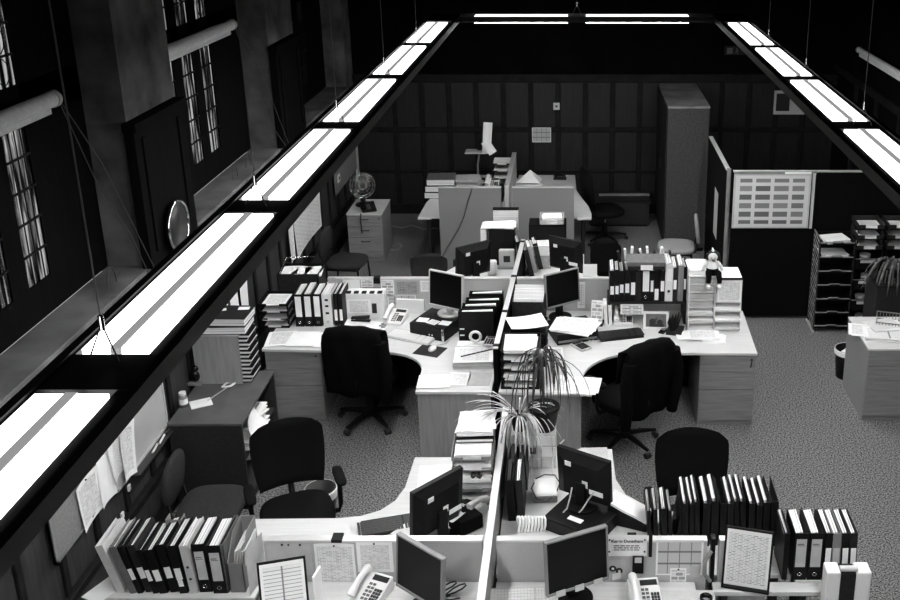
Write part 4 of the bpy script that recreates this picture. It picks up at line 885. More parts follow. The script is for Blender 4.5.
# right of divider
for i, (px, y, h_, w_, c) in enumerate(((512, 5.52, .30, .05, 'black_plastic'), (521, 5.55, .28, .045, 'dark_grey'), (514, 5.84, .22, .05, 'soft_black'), (523, 5.86, .20, .06, 'black_plastic'))):
    binder('dark file leaning on the divider, front right desk, %s from the front' % ordn((0, 1, 2, 3)[i]), (bx_(px, y, .8), y, DZ + .001), w_, h_, .27, c, None, False, R(-3), 0, 0, 'files leaning on the front divider', 'file', 'card_file', .97, 'dark_grey' if i != 1 else 'page_edges', .6)
og = thing('desk_organiser', 'pale drawer organiser carrying the potted plants, front right desk', 'organiser', (bx_(541, 6.16, .8), 6.13, DZ + .001)); ow, oh, od = .105, .265, .2
B(-ow - .1, 0, 0, ow, od, oh).build('case', 'pale_plastic', og, bevel=.004)
for r in range(3):
    for c in range(2):
        d_ = B(-ow + .004 + c * ow, -.006, .008 + r * oh / 3, -.004 + c * ow, .0, (r + 1) * oh / 3 - .006).build('drawer', ('white_plastic', 'pale_plastic', 'white_plastic')[(r + c) % 3], og, bevel=.002)
        if r == 1 and c == 0: B(-.08, -.008, .12, -.035, -.005, .17).build('dark_slot', 'ink', d_)
def plant_pot(label, name, loc, r, h, m='black_plastic'):
    t = thing(name, label, 'plant', loc)
    MB().lathe([(.001, 0), (r * .72, 0), (r, h * .9), (r * 1.06, h * .9), (r * 1.06, h), (r * .95, h), (r * .93, h * .92), (.001, h * .9)], 28).build('pot', m, t)
    MB().lathe([(.001, h * .88), (r * .9, h * .9), (r * .91, h * .86)], 20).build('soil', 'soil', t); return t
p = plant_pot('tall dark dracaena with drooping narrow leaves in a black pot', 'potted_dracaena', (bx_(544, 6.2, 1.1), 6.23, DZ + oh + .001), .105, .175)
MB().tube([(0, 0, .17), (-.01, .02, .3), (-.012, .03, .55)], .008, 6).build('stem', 'leaf_dark', p)
k = MB(); rd = random.Random(5)
for i in range(46):
    a = rd.uniform(0, 6.283); L_ = rd.uniform(.22, .46); d_ = rd.uniform(.4, 1.15); zz = .50 + rd.uniform(0, .08)
    pts = []
    for s_ in range(9):
        u = s_ / 8; rr = L_ * .62 * (1 - (1 - u) ** 2) * d_ * 1.15; pts.append((-.012 + rr * math.cos(a), .03 + rr * math.sin(a), zz + .10 * math.sin(u * 2.4) * (1.1 - d_) - L_ * u * u * 1.05))
    k.strip(pts, .0065)
k.build('leaves', 'leaf_dark', p)
k = MB().ball((-.012, .03, .56), .02, 8, 0, (1, 1, 1.5)); k.build('leaf_tips', 'leaf_pale', p)
sp = plant_pot('pale striped spider plant arching over the front divider', 'spider_plant', (bx_(519, 6.2, 1.1) + .0, 6.21, DZ + oh + .001), .06, .12)
k = MB(); rd = random.Random(9)
for i in range(54):
    if i < 14: a = rd.uniform(2.3, 4.0); L_ = rd.uniform(.34, .56); fall = rd.uniform(.15, .4); d_ = .85
    elif i < 40: a = rd.uniform(3.6, 6.6); L_ = rd.uniform(.36, .50); fall = rd.uniform(.7, 1.0); d_ = rd.uniform(.3, .6)
    else: a = rd.uniform(-1.2, 1.6); L_ = rd.uniform(.3, .5); fall = rd.uniform(.3, .6); d_ = .7
    pts = []
    for s_ in range(12):
        u = s_ / 11; rr = .015 + L_ * d_ * (u if fall < .6 else 1 - (1 - u) ** 2.2); pts.append((rr * math.cos(a), rr * math.sin(a), .11 + .34 * u * (1 - .35 * fall) - L_ * (.35 + 1.15 * fall) * u * u))
    k.strip(pts, .0058)
k.build('leaves', 'leaf_pale', sp)
ro = thing('white_router', 'white box with grey front and looped cable, front right desk', 'router', at(545, 497, DZ), R(4))
k = MB(); k.add([(-.085, -.07, 0), (.085, -.07, 0), (.085, .08, 0), (-.085, .08, 0), (-.085, -.06, .06), (.085, -.06, .06), (.075, .08, .10), (-.075, .08, .10)], [(3, 2, 1, 0), (4, 5, 6, 7), (0, 1, 5, 4), (1, 2, 6, 5), (2, 3, 7, 6), (3, 0, 4, 7)]).build('case', 'white_plastic', ro, bevel=.012)
B(-.078, -.075, .005, .078, -.06, .05).build('front_grille', 'mid_grey', ro, bevel=.004)
MB().tube([(-.07, .02, .10), (-.09, -.03, .09), (-.06, -.09, .05), (.0, -.1, .03), (.07, -.05, .05), (.1, .02, .09), (.07, .07, .12), (0, .08, .12), (-.06, .05, .11)], .005, 6).build('looped_cable', 'cable', ro)
tag(MB().tube([at(553, 475, DZ + .1), at(552, 460, DZ + .16), at(556, 448, DZ + .2), at(564, 440, DZ + .16)], .006, 6).build('white_lead', 'pale_cable'), 'white lead rising behind the white router', 'cable')
k = MB()
for i in range(9):
    pts = [(-.09 + .02 * i, -.02 + .002 * i, .004)] + [(-.09 + .02 * i + .01 * math.sin(s_), .01 * s_ - .02, .10 * math.sin(s_ * .52)) for s_ in range(1, 6)] + [(-.08 + .02 * i, .05, .004)]
    k.tube(pts, .008, 6)
tag(k.build('coiled_paper_strip', 'paper', None, at(533, 531, DZ), (0, 0, 0)), 'white coiled strip showing over the front right screen', 'coil')
pc = thing('desktop_computer', 'black desktop computer under the monitor on the front right desk', 'computer', at(582, 526, DZ), R(-32)); B(-.19, -.16, 0, .19, .2, .095).build('case', 'black_plastic', pc, bevel=.006); B(-.18, -.164, .02, .18, -.16, .08).build('front_panel', 'dark_grey', pc); B(-.05, -.1, .095, .05, -.06, .097).build('case_label', 'paper', pc)
o = [Vector((bx_(x, 5.42, .9), 5.44, z)) for x, z in ((572, 1.02), (570, .95), (567, .87), (563, .84))]; tag(MB().tube(o, .005, 6).build('monitor_lead', 'pale_cable'), 'left pale lead hanging behind the front right monitor', 'cable')
o = [Vector((bx_(x, 5.42, .9), 5.44, z)) for x, z in ((594, .99), (588, .93), (582, .86), (579, .84))]; tag(MB().tube(o, .005, 6).build('monitor_lead', 'pale_cable'), 'right pale lead hanging behind the front right monitor', 'cable')
pr = thing('curved_scanner', 'black device with white curved top beside the front right monitor', 'scanner', at(630, 522, DZ), R(-22))
k = MB(); prof = [(-.13, 0), (.13, 0), (.13, .06), (.06, .085), (-.03, .11), (-.13, .15)]; Mr = Matrix.Rotation(R(90), 4, 'X')
k.prism(prof, -.07, .07, 0, Mr); k.build('body', 'black_plastic', pr, bevel=.004)
k = MB(); k.prism([(-.13, .151), (-.03, .112), (.06, .087), (.13, .062), (.13, .075), (.06, .102), (-.03, .128), (-.13, .168)], -.072, .072, 0, Mr); k.build('curved_top', 'white_plastic', pr)
paper('white sheet on the far end of the front right desk', 'paper', at(594, 455, DZ + .001), .2, .2, R(2), 'paper_grey')
# ================================================================ middle row, left desk
Z1 = DZ + .001
letter_trays('dark letter tray stack at the left end of the middle desk', (bx_(278, 8.6, .8), 8.62, Z1), 0, 4, .27, .30, .072, 'black_plastic')
tray_papers('papers in the dark left tray stack, %s tray from the bottom', (bx_(278, 8.6, .8), 8.62, Z1), 0, 4, .072, .21, .27, 'papers in the dark left tray stack', (.006, .02), out=.015)
for i, (px, w_, cov, lab, rg, txt) in enumerate(((300.3, .078, 'black_plastic', 'paper', True, 'black lever arch file with tall white label'), (309.5, .076, 'black_plastic', 'paper', True, 'black file with wide white spine card'), (318.5, .074, 'black_plastic', 'paper', True, 'black lever arch file with white label and ring'), (328.2, .086, 'white_plastic', None, True, 'all white file with small dark marks'), (336.6, .036, 'black_plastic', 'paper', False, 'thin black file with low white label, left'), (341.6, .036, 'black_plastic', 'paper', False, 'thin black file with low white label, right'))):
    b = binder(txt + ', %s from left beside the dark trays' % ordn(i), (bx_(px, 8.5), 8.5 + .004 * i, Z1), w_, .32, .28, cov, lab, rg, 0, 0, 0, 'files beside the dark left trays', labz=.62 if w_ > .05 else .34, labh=.20 if w_ > .05 else .11, pages=.98 + .04 * (i == 1), pagew=.8)
    if i == 3:
        for z in (.12, .19, .25): B(-.015, -.002, z, .015, 0, z + .02).build('spine_mark', 'dark_grey', b)
bxx = thing('open_carton', 'dark open box of papers behind the left binders', 'box', (bx_(300, 9.15, 1), 9.2, Z1)); a, b_, h = .20, .15, .30
B(-a, -b_, 0, a, -b_ + .008, h).build('front_side', 'dark_grey', bxx); k = MB(); k.box(-a, b_ - .008, 0, a, b_, h).box(-a, -b_, 0, -a + .008, b_, h).box(a - .008, -b_, 0, a, b_, h).box(-a, -b_, 0, a, b_, .008); k.build('case', 'black_plastic', bxx); MB().tube([(-a + .02, -b_ + .02, h), (-a + .02, b_, h + .06), (a * .5, b_, h + .07)], .006, 5).build('wire_rim', 'chrome', bxx)
for i in range(3): paper_pile('loose papers heaped in the dark open box, %s heap' % ('left', 'middle', 'right')[i], (bx_(300, 9.15, 1) - .1 + i * .112, 9.19, Z1 + .262), .15, .22, 4, .008, (.1, -.15, .2)[i], 'paper', 'paper', .01, None, .12)
for i, (px, py, rz, m) in enumerate(((281, 339, .12, 'page_text'), (303, 339, -.03, 'paper'), (326, 340, .05, 'paper'))):
    paper_pile('open papers spread on the middle left desk, %s of three' % ('leftmost', 'middle', 'rightmost')[i], at(px, py, Z1 if i != 1 else Z1 + .008), .24 if i < 2 else .17, .30, 4, .002, rz, 'paper', m, .006, None, .03)
bx2 = thing('archive_box', 'white printed box with five dark slots along the top', 'box', (bx_(365, 8.7, .85), 8.72, Z1)); a, h = .185, .255
B(-a, -.05, 0, a, .09, h).build('case', 'white_plastic', bx2, bevel=.003)
for i in range(5): B(-a + .02 + i * .073, -.045, h, -a + .062 + i * .073, -.0, h + .012).build('top_slot', 'black_plastic', bx2)
o = sheet_mb(.22, .14, 0, 2).build('front_print', 'page_text', bx2); o.location = (-.05, -.0515, .13); o.rotation_euler = (math.pi / 2, 0, 0); B(.07, -.053, .06, .115, -.05, .16).build('dark_panel', 'ink', bx2)
st = thing('stapler', 'black stapler lying before the white printed box', 'stapler', at(361, 321, DZ + .0075), R(-6)); B(-.09, -.02, 0, .09, .02, .014).build('base', 'black_plastic', st, bevel=.004); k = MB(); k.add([(-.09, -.018, .018), (.085, -.018, .03), (.085, .018, .03), (-.09, .018, .018), (-.09, -.018, .04), (.085, -.018, .06), (.085, .018, .06), (-.09, .018, .04)], [(3, 2, 1, 0), (4, 5, 6, 7), (0, 1, 5, 4), (1, 2, 6, 5), (2, 3, 7, 6), (3, 0, 4, 7)]).build('arm', 'black_gloss', st, bevel=.005); B(-.085, -.012, .012, -.05, .012, .03).build('hinge', 'chrome', st)
paper('white paper under the stapler and the phone cord', 'paper', at(370, 325, Z1), .34, .17, R(-10))
paper('second white paper under the stapler edge', 'paper', at(356, 322, Z1 + .003), .2, .14, R(4))
phone('pale desk phone before the middle left screen', at(396, 321, DZ), R(-12))
YM = 8.878
for lab, cat, q, m in (('white sheet pinned behind the archive box, middle left screen', 'paper', (343, 277, 360, 293), 'paper'), ('small white card with dots on the middle left screen', 'card', (361, 279, 373, 287), 'page_small'), ('dark strip notice low on the middle left screen', 'notice', (363, 287.5, 381, 291), 'dark_grey'), ('dotted white sheet left of the grey notice, middle screen', 'paper', (381, 280, 394, 296), 'page_small'), ('grey printed notice on the middle left screen', 'notice', (395.5, 281, 419, 294.5), 'page_grey'), ('white note right of the grey notice, middle screen', 'note', (420.5, 280.5, 431, 291.5), 'page_text'), ('printed month calendar below the grey notice', 'calendar', (387.5, 295, 416, 307), 'page_calendar')):
    pinned(lab, cat, q[0], q[1], q[2], q[3], YM, m=m, pins=False)
tag(B(-.03, -.02, 0, .03, .045, .06).build('bulldog_clip', 'black_plastic', None, (bx_(377, 8.88, 1.03), 8.88, 1.0)), 'black clip on the top edge of the middle left screen', 'clip')
B_ = tag(B(-.13, -.002, 0, .13, .03, .14).build('leaflet_block', 'white_plastic', None, (bx_(410, 8.82, .85), 8.80, Z1), (0, 0, R(-5))), 'white card block standing behind the pale desk phone', 'card')
pcx = thing('desktop_computer', 'black flat computer under the middle left monitor', 'computer', (bx_(437, 8.40, .75), 8.40, DZ), R(-24)); B(-.18, -.17, 0, .18, .2, .125).build('case', 'black_plastic', pcx, bevel=.004); B(-.175, -.176, .008, .15, -.17, .118).build('front_panel', 'dark_grey', pcx, bevel=.002); B(.155, -.175, .005, .178, -.17, .12).build('side_trim', 'chrome', pcx)
for i in range(2): MB().tube([(.03 + i * .03, -.176, .05), (.03 + i * .03, -.18, .05)], .008, 10).build('button', 'chrome', pcx)
for i, (dx, dy, r) in enumerate(((-.12, -.06, .2), (-.02, -.10, -.15), (.09, -.11, .1))): paper('white card lying on the black computer, %s of three' % ('left', 'middle', 'right')[i], 'card', (bx_(437, 8.40, .75) + dx, 8.42 + dy - .1 * (dx), DZ + .127), .10, .09, R(-24) + r, 'page_text' if i == 1 else 'paper')
monitor('silver-framed monitor on the black computer, middle left desk', (bx_(446, 8.5, 1), 8.47, DZ + .1265), R(-27), .365, .34, 'pale_plastic', .075, base='pale_plastic')
keyboard('pale keyboard on the middle left desk', at(411, 338, DZ), R(-23), 'pale_plastic', 'keys', .45, .17)
mouse('white mouse lying on the middle left desk', at(430, 351, DZ), R(-20))
for i, y in enumerate((8.13, 8.24, 8.36, 8.50)):
    binder('large dark file turned sideways, %s in the row by the middle divider' % ('front', 'second', 'third', 'rear')[i], (bx_(459 + i * 3.6, y + .03, .9), y + .03, Z1), .075, .315 + .005 * i, .31, 'black_plastic', None, False, 0, R(-90), 0, 'dark files by the middle divider', 'file', 'lever_arch_file', .985 + .02 * (i % 2), 'page_edges', .8)
ff = bpy.data.objects['lever_arch_file']
for z in (.15, .09): B(.0375, -.01 + .02, z - .006, .0385, .05, z + .006).build('file_sticker', 'paper', ff)
pb = at(473, 366, DZ); 
paper_pile('thick stack of pads at the end of the middle left desk', (pb.x, 7.80, Z1), .33, .30, 9, .008, R(2), 'paper_grey', 'page_text', .008, None, .02)
paper_pile('white box lid of papers behind the tape roll, middle left', (pb.x + .01, 8.0, Z1 + .001), .34, .10, 6, .014, 0, 'paper', 'paper', .004, None, .02)
tag(MB().tube([(-.10, -.05, 0), (.16, .07, .012)], .006, 6).build('pencil', 'dark_grey', None, (pb.x, 7.76, Z1 + .085)), 'dark pen lying across the stack of pads', 'pen')
k = MB(); k.tube([(.045 * math.cos(t * .314), 0, .045 * math.sin(t * .314)) for t in range(21)], .013, 8); tag(k.build('tape_roll', 'white_plastic', None, (pb.x + .0, 7.98, Z1 + .086 + .058)), 'white tape roll standing on the white papers', 'tape')
calculator('grey upright calculator behind the tape roll', (pb.x + .13, 7.99, Z1 + .086), R(-8), 'grey_plastic')
for i, (px, py, w_, h_, m) in enumerate(((434, 382, .26, .22, 'paper'), (460, 379, .16, .22, 'page_text'), (479, 379, .19, .22, 'card'))): paper_pile(('white papers', 'printed sheet', 'brown envelope')[i] + ' on the front end of the middle left desk', at(px, py, Z1), w_, h_, 4 if not i else 2, .003, (R(3), R(-3), 0)[i], m if m == 'card' else 'paper', m, .008, None, .05, ('papers', 'paper', 'envelope')[i], ('paper_pile', 'printed_sheet', 'envelope')[i])
# ================================================================ middle row, right desk
tx = bx_(521.5, 7.5, .9)
letter_trays('dark five-tier tray stack right of the middle divider', (tx, 7.46, Z1), R(-1), 5, .31, .34, .078, 'black_plastic')
tray_papers('papers in the five-tier stack, %s tray from the bottom', (tx, 7.46, Z1), R(-1), 5, .078, .25, .29, 'papers in the five-tier tray stack', (.025, .05), out=.03)
letter_trays('second dark tray stack directly behind the five-tier one', (tx + .045, 7.86, Z1), R(-1), 5, .31, .34, .07, 'black_plastic')
paper('large white sheet tilted across the rear dark trays', 'paper', (tx + .03, 7.85, Z1 + .335), .32, .26, R(16), 'page_text', .02)
hb = thing('hanging_file_box', 'dark grey box of hanging files by the middle divider', 'file box', (bx_(529, 8.5, .9), 8.52, Z1), R(-2)); a, h = .145, .30
B(-a, -.15, 0, a, -.142, h).build('front_side', 'dark_grey', hb, bevel=.003); k = MB(); k.box(-a, .22, 0, a, .228, h).box(-a, -.142, 0, -a + .006, .22, h).box(a - .006, -.142, 0, a, .22, h).box(-a, -.142, 0, a, .22, .006); k.build('case', 'black_plastic', hb)
for i in range(6): tag(B(-.135, -.006, 0, .135, .006, .30 + .016 * (i % 3)).build('hanging_folder', 'paper', None, (bx_(529, 8.5, .9), 8.415 + i * .05, Z1 + .007), (R(-4), 0, R(-2))), 'white folder in the dark hanging-file box, %s from the front' % ordn(i), 'folder', 'folders in the hanging-file box')
pcr = thing('desktop_computer', 'black computer under papers on the middle right desk', 'computer', (bx_(572, 8.3, .8), 8.32, DZ), R(18)); B(-.19, -.17, 0, .19, .17, .10).build('case', 'black_plastic', pcr, bevel=.004); B(-.18, -.174, .02, .18, -.17, .04).build('front_strip', 'grey_plastic', pcr)
monitor('dark monitor turned left on the middle right desk', (bx_(563, 8.64, 1), 8.68, DZ), R(33), .37, .33, 'grey_plastic', .14)
paper_pile('fanned printed papers on the black computer, middle right desk', (bx_(572, 8.3, .8) + .03, 8.28, DZ + .101), .36, .28, 6, .004, R(-14), 'paper', 'page_text', .03, None, .15)
for lab, cat, q, m in (('tall white sheet beside the middle right monitor', 'paper', (577.5, 282, 585, 308), 'page_form'), ('grey square slip on the middle right screen', 'note', (594, 294, 606, 305), 'paper_grey')): pinned(lab, cat, *q, YM, m=m, pins=False)
lf = thing('leaflet_stand', 'white leaflet leaning in a stand, middle right desk', 'leaflet', (bx_(597, 8.55, .8), 8.56, Z1), R(-12)); o = sheet_mb(.11, .21, 0, 2).build('leaflet', 'page_small', lf); o.location = (0, 0, .125); o.rotation_euler = (R(75), 0, 0); B(-.06, -.05, 0, .06, .07, .018).build('foot', 'dark_grey', lf); MB().tube([(0, .05, .01), (0, .04, .12)], .008, 6).build('stay', 'dark_grey', lf)
calculator('pale calculator on the middle right desk', at(581, 347, DZ), R(35))
o = [at(x, y, DZ + .006) for x, y in ((574, 341), (578, 337), (588, 336), (597, 337), (592, 341), (583, 340))]; tag(MB().tube(o, .005, 6).build('desk_cable', 'pale_cable'), 'thin pale cable looped behind the pale calculator', 'cable')
paper_pile('white papers sliding off the near end, middle right desk', at(575, 387, Z1), .34, .26, 8, .003, R(-12), 'paper', 'page_text', .03, None, .2)
paper('grey printed sheet beside the five-tier trays', 'paper', at(552, 355, Z1), .2, .3, R(4), 'page_text')
keyboard('black keyboard before the binder shelf, middle right desk', at(620, 336, DZ), R(14), 'black_plastic', 'keys_dark', .40, .17)
phone('pale desk phone under the binder shelf', at(623, 322, DZ), R(-2), cord=False)
for i, (px, h_) in enumerate(((606, .20), (610.5, .19))): tag(B(-.015, -.08, 0, .015, .08, h_).build('slim_booklet', 'paper', None, (bx_(px, 8.6, .8), 8.62, Z1), (0, R(-3), 0)), ('left', 'right')[i] + ' white slim booklet standing left of the shelf phone', 'booklet')
# raised shelf with its binders
SX0, SX1 = bx_(608, 8.6, .95), bx_(686, 8.6, .95); SZ = .945
sh = thing('desktop_shelf', 'dark raised shelf carrying a row of black binders', 'shelf', ((SX0 + SX1) / 2, 8.68, DZ)); a = (SX1 - SX0) / 2
B(-a, -.13, SZ - DZ - .018, a, .17, SZ - DZ).build('board', 'dark_grey', sh)
for sx in (-1, 1): B(sx * a - .01 * (sx + 1), -.12, 0, sx * a + .01 * (1 - sx), .16, SZ - DZ - .018).build('upright', 'dark_grey', sh)
nt_ = thing('note_card', 'white note card hanging from the front of the shelf', 'card', (bx_(632, 8.54, .9), 8.546, .93)); o = sheet_mb(.21, .10, 0, 2).build('card', 'page_small', nt_); o.location = (0, -.002, -.055); o.rotation_euler = (math.pi / 2, 0, 0)
fr = thing('photo_frame', 'white-framed small photo leaning under the shelf', 'photo frame', (bx_(656, 8.45, .8), 8.44, Z1), R(-3)); M = Matrix.Rotation(R(-14), 4, 'X'); k = MB()
for q in ((-.115, .115, 0, .022), (-.115, .115, .143, .165), (-.115, -.093, .022, .143), (.093, .115, .022, .143)): k.box(q[0], 0, q[2], q[1], .014, q[3])
k.v = [M @ v for v in k.v]; k.build('frame', 'white_plastic', fr); k = B(-.093, .006, .022, .093, .012, .143); k.v = [M @ v for v in k.v]; k.build('photo', 'mid_grey', fr)
k = MB().ball((-.03, .004, .07), .03, 10, 0, (1, .1, 1)).ball((.035, .004, .065), .026, 10, 0, (1, .1, 1)).box(-.06, .003, .022, .07, .006, .05); k.v = [M @ v for v in k.v]; k.build('photo_subject', 'ink', fr); MB().tube([(0, .02, .1), (0, .09, .0)], .006, 6).build('strut', 'dark_grey', fr)
SB = [(612, .045, 'black_plastic', 'paper', .30, .36, .08), (616.8, .04, 'black_plastic', 'paper', .31, .36, .08), (621.5, .044, 'black_plastic', 'paper', .30, .42, .08), (627, .05, 'black_plastic', 'paper', .31, .42, .09), (632.8, .052, 'black_plastic', 'paper', .30, .42, .12), (638.3, .044, 'dark_grey', None, .30, .4, .1), (645.5, .08, 'black_plastic', 'paper', .32, .62, .20), (651.6, .034, 'black_plastic', 'paper', .30, .5, .11), (656.3, .05, 'black_plastic', 'paper', .31, .22, .11), (662, .044, 'black_plastic', 'paper', .30, .5, .10), (668.4, .07, 'white_plastic', None, .36, .5, .1), (674.4, .04, 'dark_grey', 'paper', .33, .5, .09), (680, .05, 'grey_plastic', None, .35, .5, .1), (684.3, .03, 'black_plastic', 'paper', .34, .5, .1)]
for i, (px, w_, cov, lab, h_, lz, lh) in enumerate(SB):
    b = binder(('black binder with white label', 'pale binder with round hole', 'grey binder')[0 if cov.startswith('black') or lab else 1 if cov.startswith('white') else 2] + ' on the raised shelf, %s from left' % ordn(i), (bx_(px, 8.57, SZ), 8.565, SZ + .001), w_, h_, .27, cov, lab, i == 6, 0, 0, 0, 'binders on the raised shelf', labz=lz, labh=lh, pages=1.03 if i in (0, 6, 9, 10, 11, 12) else .95, pagew=.75)
    if i == 10: MB().tube([(0, -.002, .10), (0, .001, .10)], .013, 12).build('spine_hole', 'ink', b); B(-.022, -.002, .2, .022, 0, .32).build('spine_label', 'page_small', b)
bf = thing('box_file', 'grey lidded box lying on top of the shelf binders', 'box', (bx_(646, 8.6, 1.3), 8.66, SZ + .322), R(-1)); B(-.17, -.13, 0, .17, .10, .055).build('tray', 'dark_grey', bf); B(-.173, -.133, .035, .173, .103, .075).build('lid', 'mid_grey', bf, bevel=.003); B(-.05, -.1345, .0, .06, -.1335, .05).build('box_label', 'paper', bf)
for i in range(10):
    o = B(-.011, -.028, 0, .011, .022, .085 + .02 * (i % 3)).build('loose_folder', 'paper' if i % 3 else 'dark_grey', None, (bx_(620 + i * 5.6, 8.8, 1.3), 8.800, SZ + .325), (0, R(-14 + 9 * (i % 4)), 0))
    tag(o, ('pale' if i % 3 else 'dark') + ' folder end sticking up behind the grey lidded box, %s from left' % ordn(i), 'folder', 'folder ends behind the grey lidded box')
tag(B(-.02, -.14, 0, .02, .14, .34).build('upright_folder', 'black_plastic', None, (bx_(687.8, 8.6, .9) + .018, 8.68, Z1)), 'black folder standing between shelf and white sorter', 'folder')
mp = thing('mobile_phone', 'small black mobile phone lying before the photo frame', 'mobile phone', at(663, 331.5, DZ), R(-25)); B(-.028, -.06, 0, .028, .06, .014).build('case', 'black_gloss', mp, bevel=.005); B(-.02, 0, .014, .02, .045, .0155).build('screen', 'grey_metal', mp)
tag(MB().tube([(.05 * math.cos(t), .04 * math.sin(t), .012 + .01 * math.sin(2 * t)) for t in [i * .4 for i in range(17)]], .012, 6).build('headset', 'black_plastic', None, at(656, 327, DZ)), 'black coiled headset behind the mobile phone', 'headset')
k = MB()
for i in range(5): k.cbox((-.04 + i * .018, .01 * i, .06 + .01 * i), (.006, .12, .12 + .02 * (i % 2)), 0, (0, R(-20 + i * 8), 0))
k.box(-.07, -.08, 0, .07, .09, .03); tag(k.build('letter_rack', 'dark_grey', None, at(675, 332, DZ), (0, 0, R(-15))), 'dark rack of letters between photo frame and white sorter', 'letter rack')
# white sorter with doll
XA, XC = bx_(688, 8.42, .9), bx_(741, 8.42, .9); ls_ = thing('literature_sorter', 'white two-column paper sorter on the middle right desk', 'paper sorter', ((XA + XC) / 2, 8.42, Z1)); a = (XC - XA) / 2; HL, HR = .53, .28
B(-a, 0, 0, -a + .01, .32, HL).build('side_panel', 'white_plastic', ls_); B(a - .01, 0, 0, a, .32, HR).build('side_panel', 'white_plastic', ls_); B(-.005, 0, 0, .005, .32, HL).build('middle_panel', 'white_plastic', ls_); B(-a, .31, 0, .0, .32, HL).build('back_panel', 'pale_plastic', ls_); B(0, .31, 0, a, .32, HR).build('back_panel', 'pale_plastic', ls_)
for i in range(8): B(-a + .01, 0, HL * i / 7 - (.006 if i else 0), -.005, .31, HL * i / 7 + (.0 if i else .006)).build('shelf', 'white_plastic', ls_)
for i in range(4): B(.005, 0, HR * i / 3 - (.006 if i else 0), a - .01, .31, HR * i / 3 + (.0 if i else .006)).build('shelf', 'white_plastic', ls_)
for i in range(7): paper_pile('papers in the left column of the white sorter, %s slot from the bottom' % ordn(i), ((XA + XC) / 2 - a / 2, 8.575, Z1 + HL * i / 7 + .0065), .215, .29, 6, .005 + .003 * (i > 2), 0, 'paper' if i < 3 else 'paper_grey', 'paper', .004, 'papers in the left column of the white sorter', .01)
for i in range(3): paper_pile('papers in the right column of the white sorter, %s slot from the bottom' % ordn(i), ((XA + XC) / 2 + a / 2, 8.55 - .03 * (i == 1), Z1 + HR * i / 3 + .0065), .215, .30, 6, .006, 0, 'paper', 'paper', .012, 'papers in the right column of the white sorter', .06)
tb = thing('paper_box', 'white box of printed sheets on the right column of the sorter', 'box', ((XA + XC) / 2 + a / 2 + .01, 8.43, Z1 + HR + .001)); B(-a / 2, -.01, 0, a / 2 - .012, .28, .225).build('case', 'white_plastic', tb); o = sheet_mb(a - .02, .27, 0, 2).build('top_sheet', 'page_text', tb); o.location = (-.005, .135, .227); B(-a / 2, -.014, .215, a / 2 - .012, -.008, .235).build('dark_edge', 'dark_grey', tb); o = sheet_mb(a - .03, .2, 0, 2).build('front_sheet', 'page_rota', tb); o.location = (-.005, -.012, .105); o.rotation_euler = (math.pi / 2, 0, 0)
for i, (dx, w_) in enumerate(((-a * .62, .20), (-.02, .12))): paper_pile(('left', 'right')[i] + ' white paper stack on top of the white sorter', ((XA + XC) / 2 + dx + .01, 8.60, Z1 + HL + .001), w_, .28, 8, .006, 0, 'paper', 'paper', .006, None, .04)
dl = thing('rag_doll', 'small dark-haired rag doll sitting on the white sorter', 'doll', ((XA + XC) / 2 - .03, 8.47, Z1 + HL + .001))
k = MB(); k.tube([(0, .0, .0), (0, .005, .05), (0, .01, .10), (0, .012, .125)], [.045, .05, .04, .022], 12); k.tube([(-.03, 0, .02), (-.04, -.06, .025), (-.04, -.085, -.02), (-.045, -.09, -.07)], [.026, .024, .02, .018], 10); k.tube([(.03, 0, .02), (.05, -.06, .025), (.055, -.085, -.02), (.055, -.09, -.07)], [.026, .024, .02, .018], 10); k.tube([(-.035, .01, .11), (-.075, .0, .075), (-.09, -.02, .045)], [.018, .016, .014], 8); k.tube([(.035, .01, .11), (.075, .0, .08), (.085, -.025, .05)], [.018, .016, .014], 8); k.ball((0, .0, .165), .042, 14, 0, (1, .95, 1.05)); dl_b = k.build('body', 'skin', dl)
k = MB(); k.tube([(0, .004, .055), (0, .01, .10), (0, .012, .122)], [.054, .046, .03], 12); k.tube([(-.035, .01, .112), (-.065, .003, .085)], [.024, .021], 8); k.tube([(.035, .01, .112), (.065, .003, .087)], [.024, .021], 8); k.build('shirt', 'cloth_white', dl)
k = MB(); k.tube([(0, 0, -.001), (0, .004, .062)], [.05, .055], 12); k.tube([(-.03, 0, .025), (-.04, -.06, .028), (-.04, -.088, -.02), (-.045, -.092, -.05)], [.03, .028, .024, .021], 10); k.tube([(.03, 0, .025), (.05, -.06, .028), (.055, -.088, -.02), (.055, -.092, -.05)], [.03, .028, .024, .021], 10); k.build('dungarees', 'cloth_dark', dl)
for sx in (-.045, .055): MB().ball((sx, -.105, -.08), .024, 10, 0, (.9, 1.3, .85)).build('shoe', 'cloth_white', dl)
k = MB().ball((.004, .020, .178), .047, 14, 0, (1.05, .85, 1)); k.tube([(.035, .024, .19), (.055, .024, .14), (.06, .02, .09)], [.026, .022, .012], 8); k.tube([(-.035, .025, .185), (-.045, .03, .13)], [.022, .012], 8); k.build('hair', 'hair', dl)
MB().tube([(0, .01, .215), (-.006, .01, .25)], [.014, .004], 8).build('hat_tip', 'cloth_white', dl)
for sx in (-.015, .013): MB().ball((sx, -.0385, .17), .006, 8).build('eye', 'ink', dl)
MB().ball((0, -.041, .158), .006, 8).build('nose', 'skin', dl); MB().tube([(-.012, -.037, .146), (0, -.0395, .142), (.012, -.037, .146)], .003, 5).build('mouth', 'ink', dl)
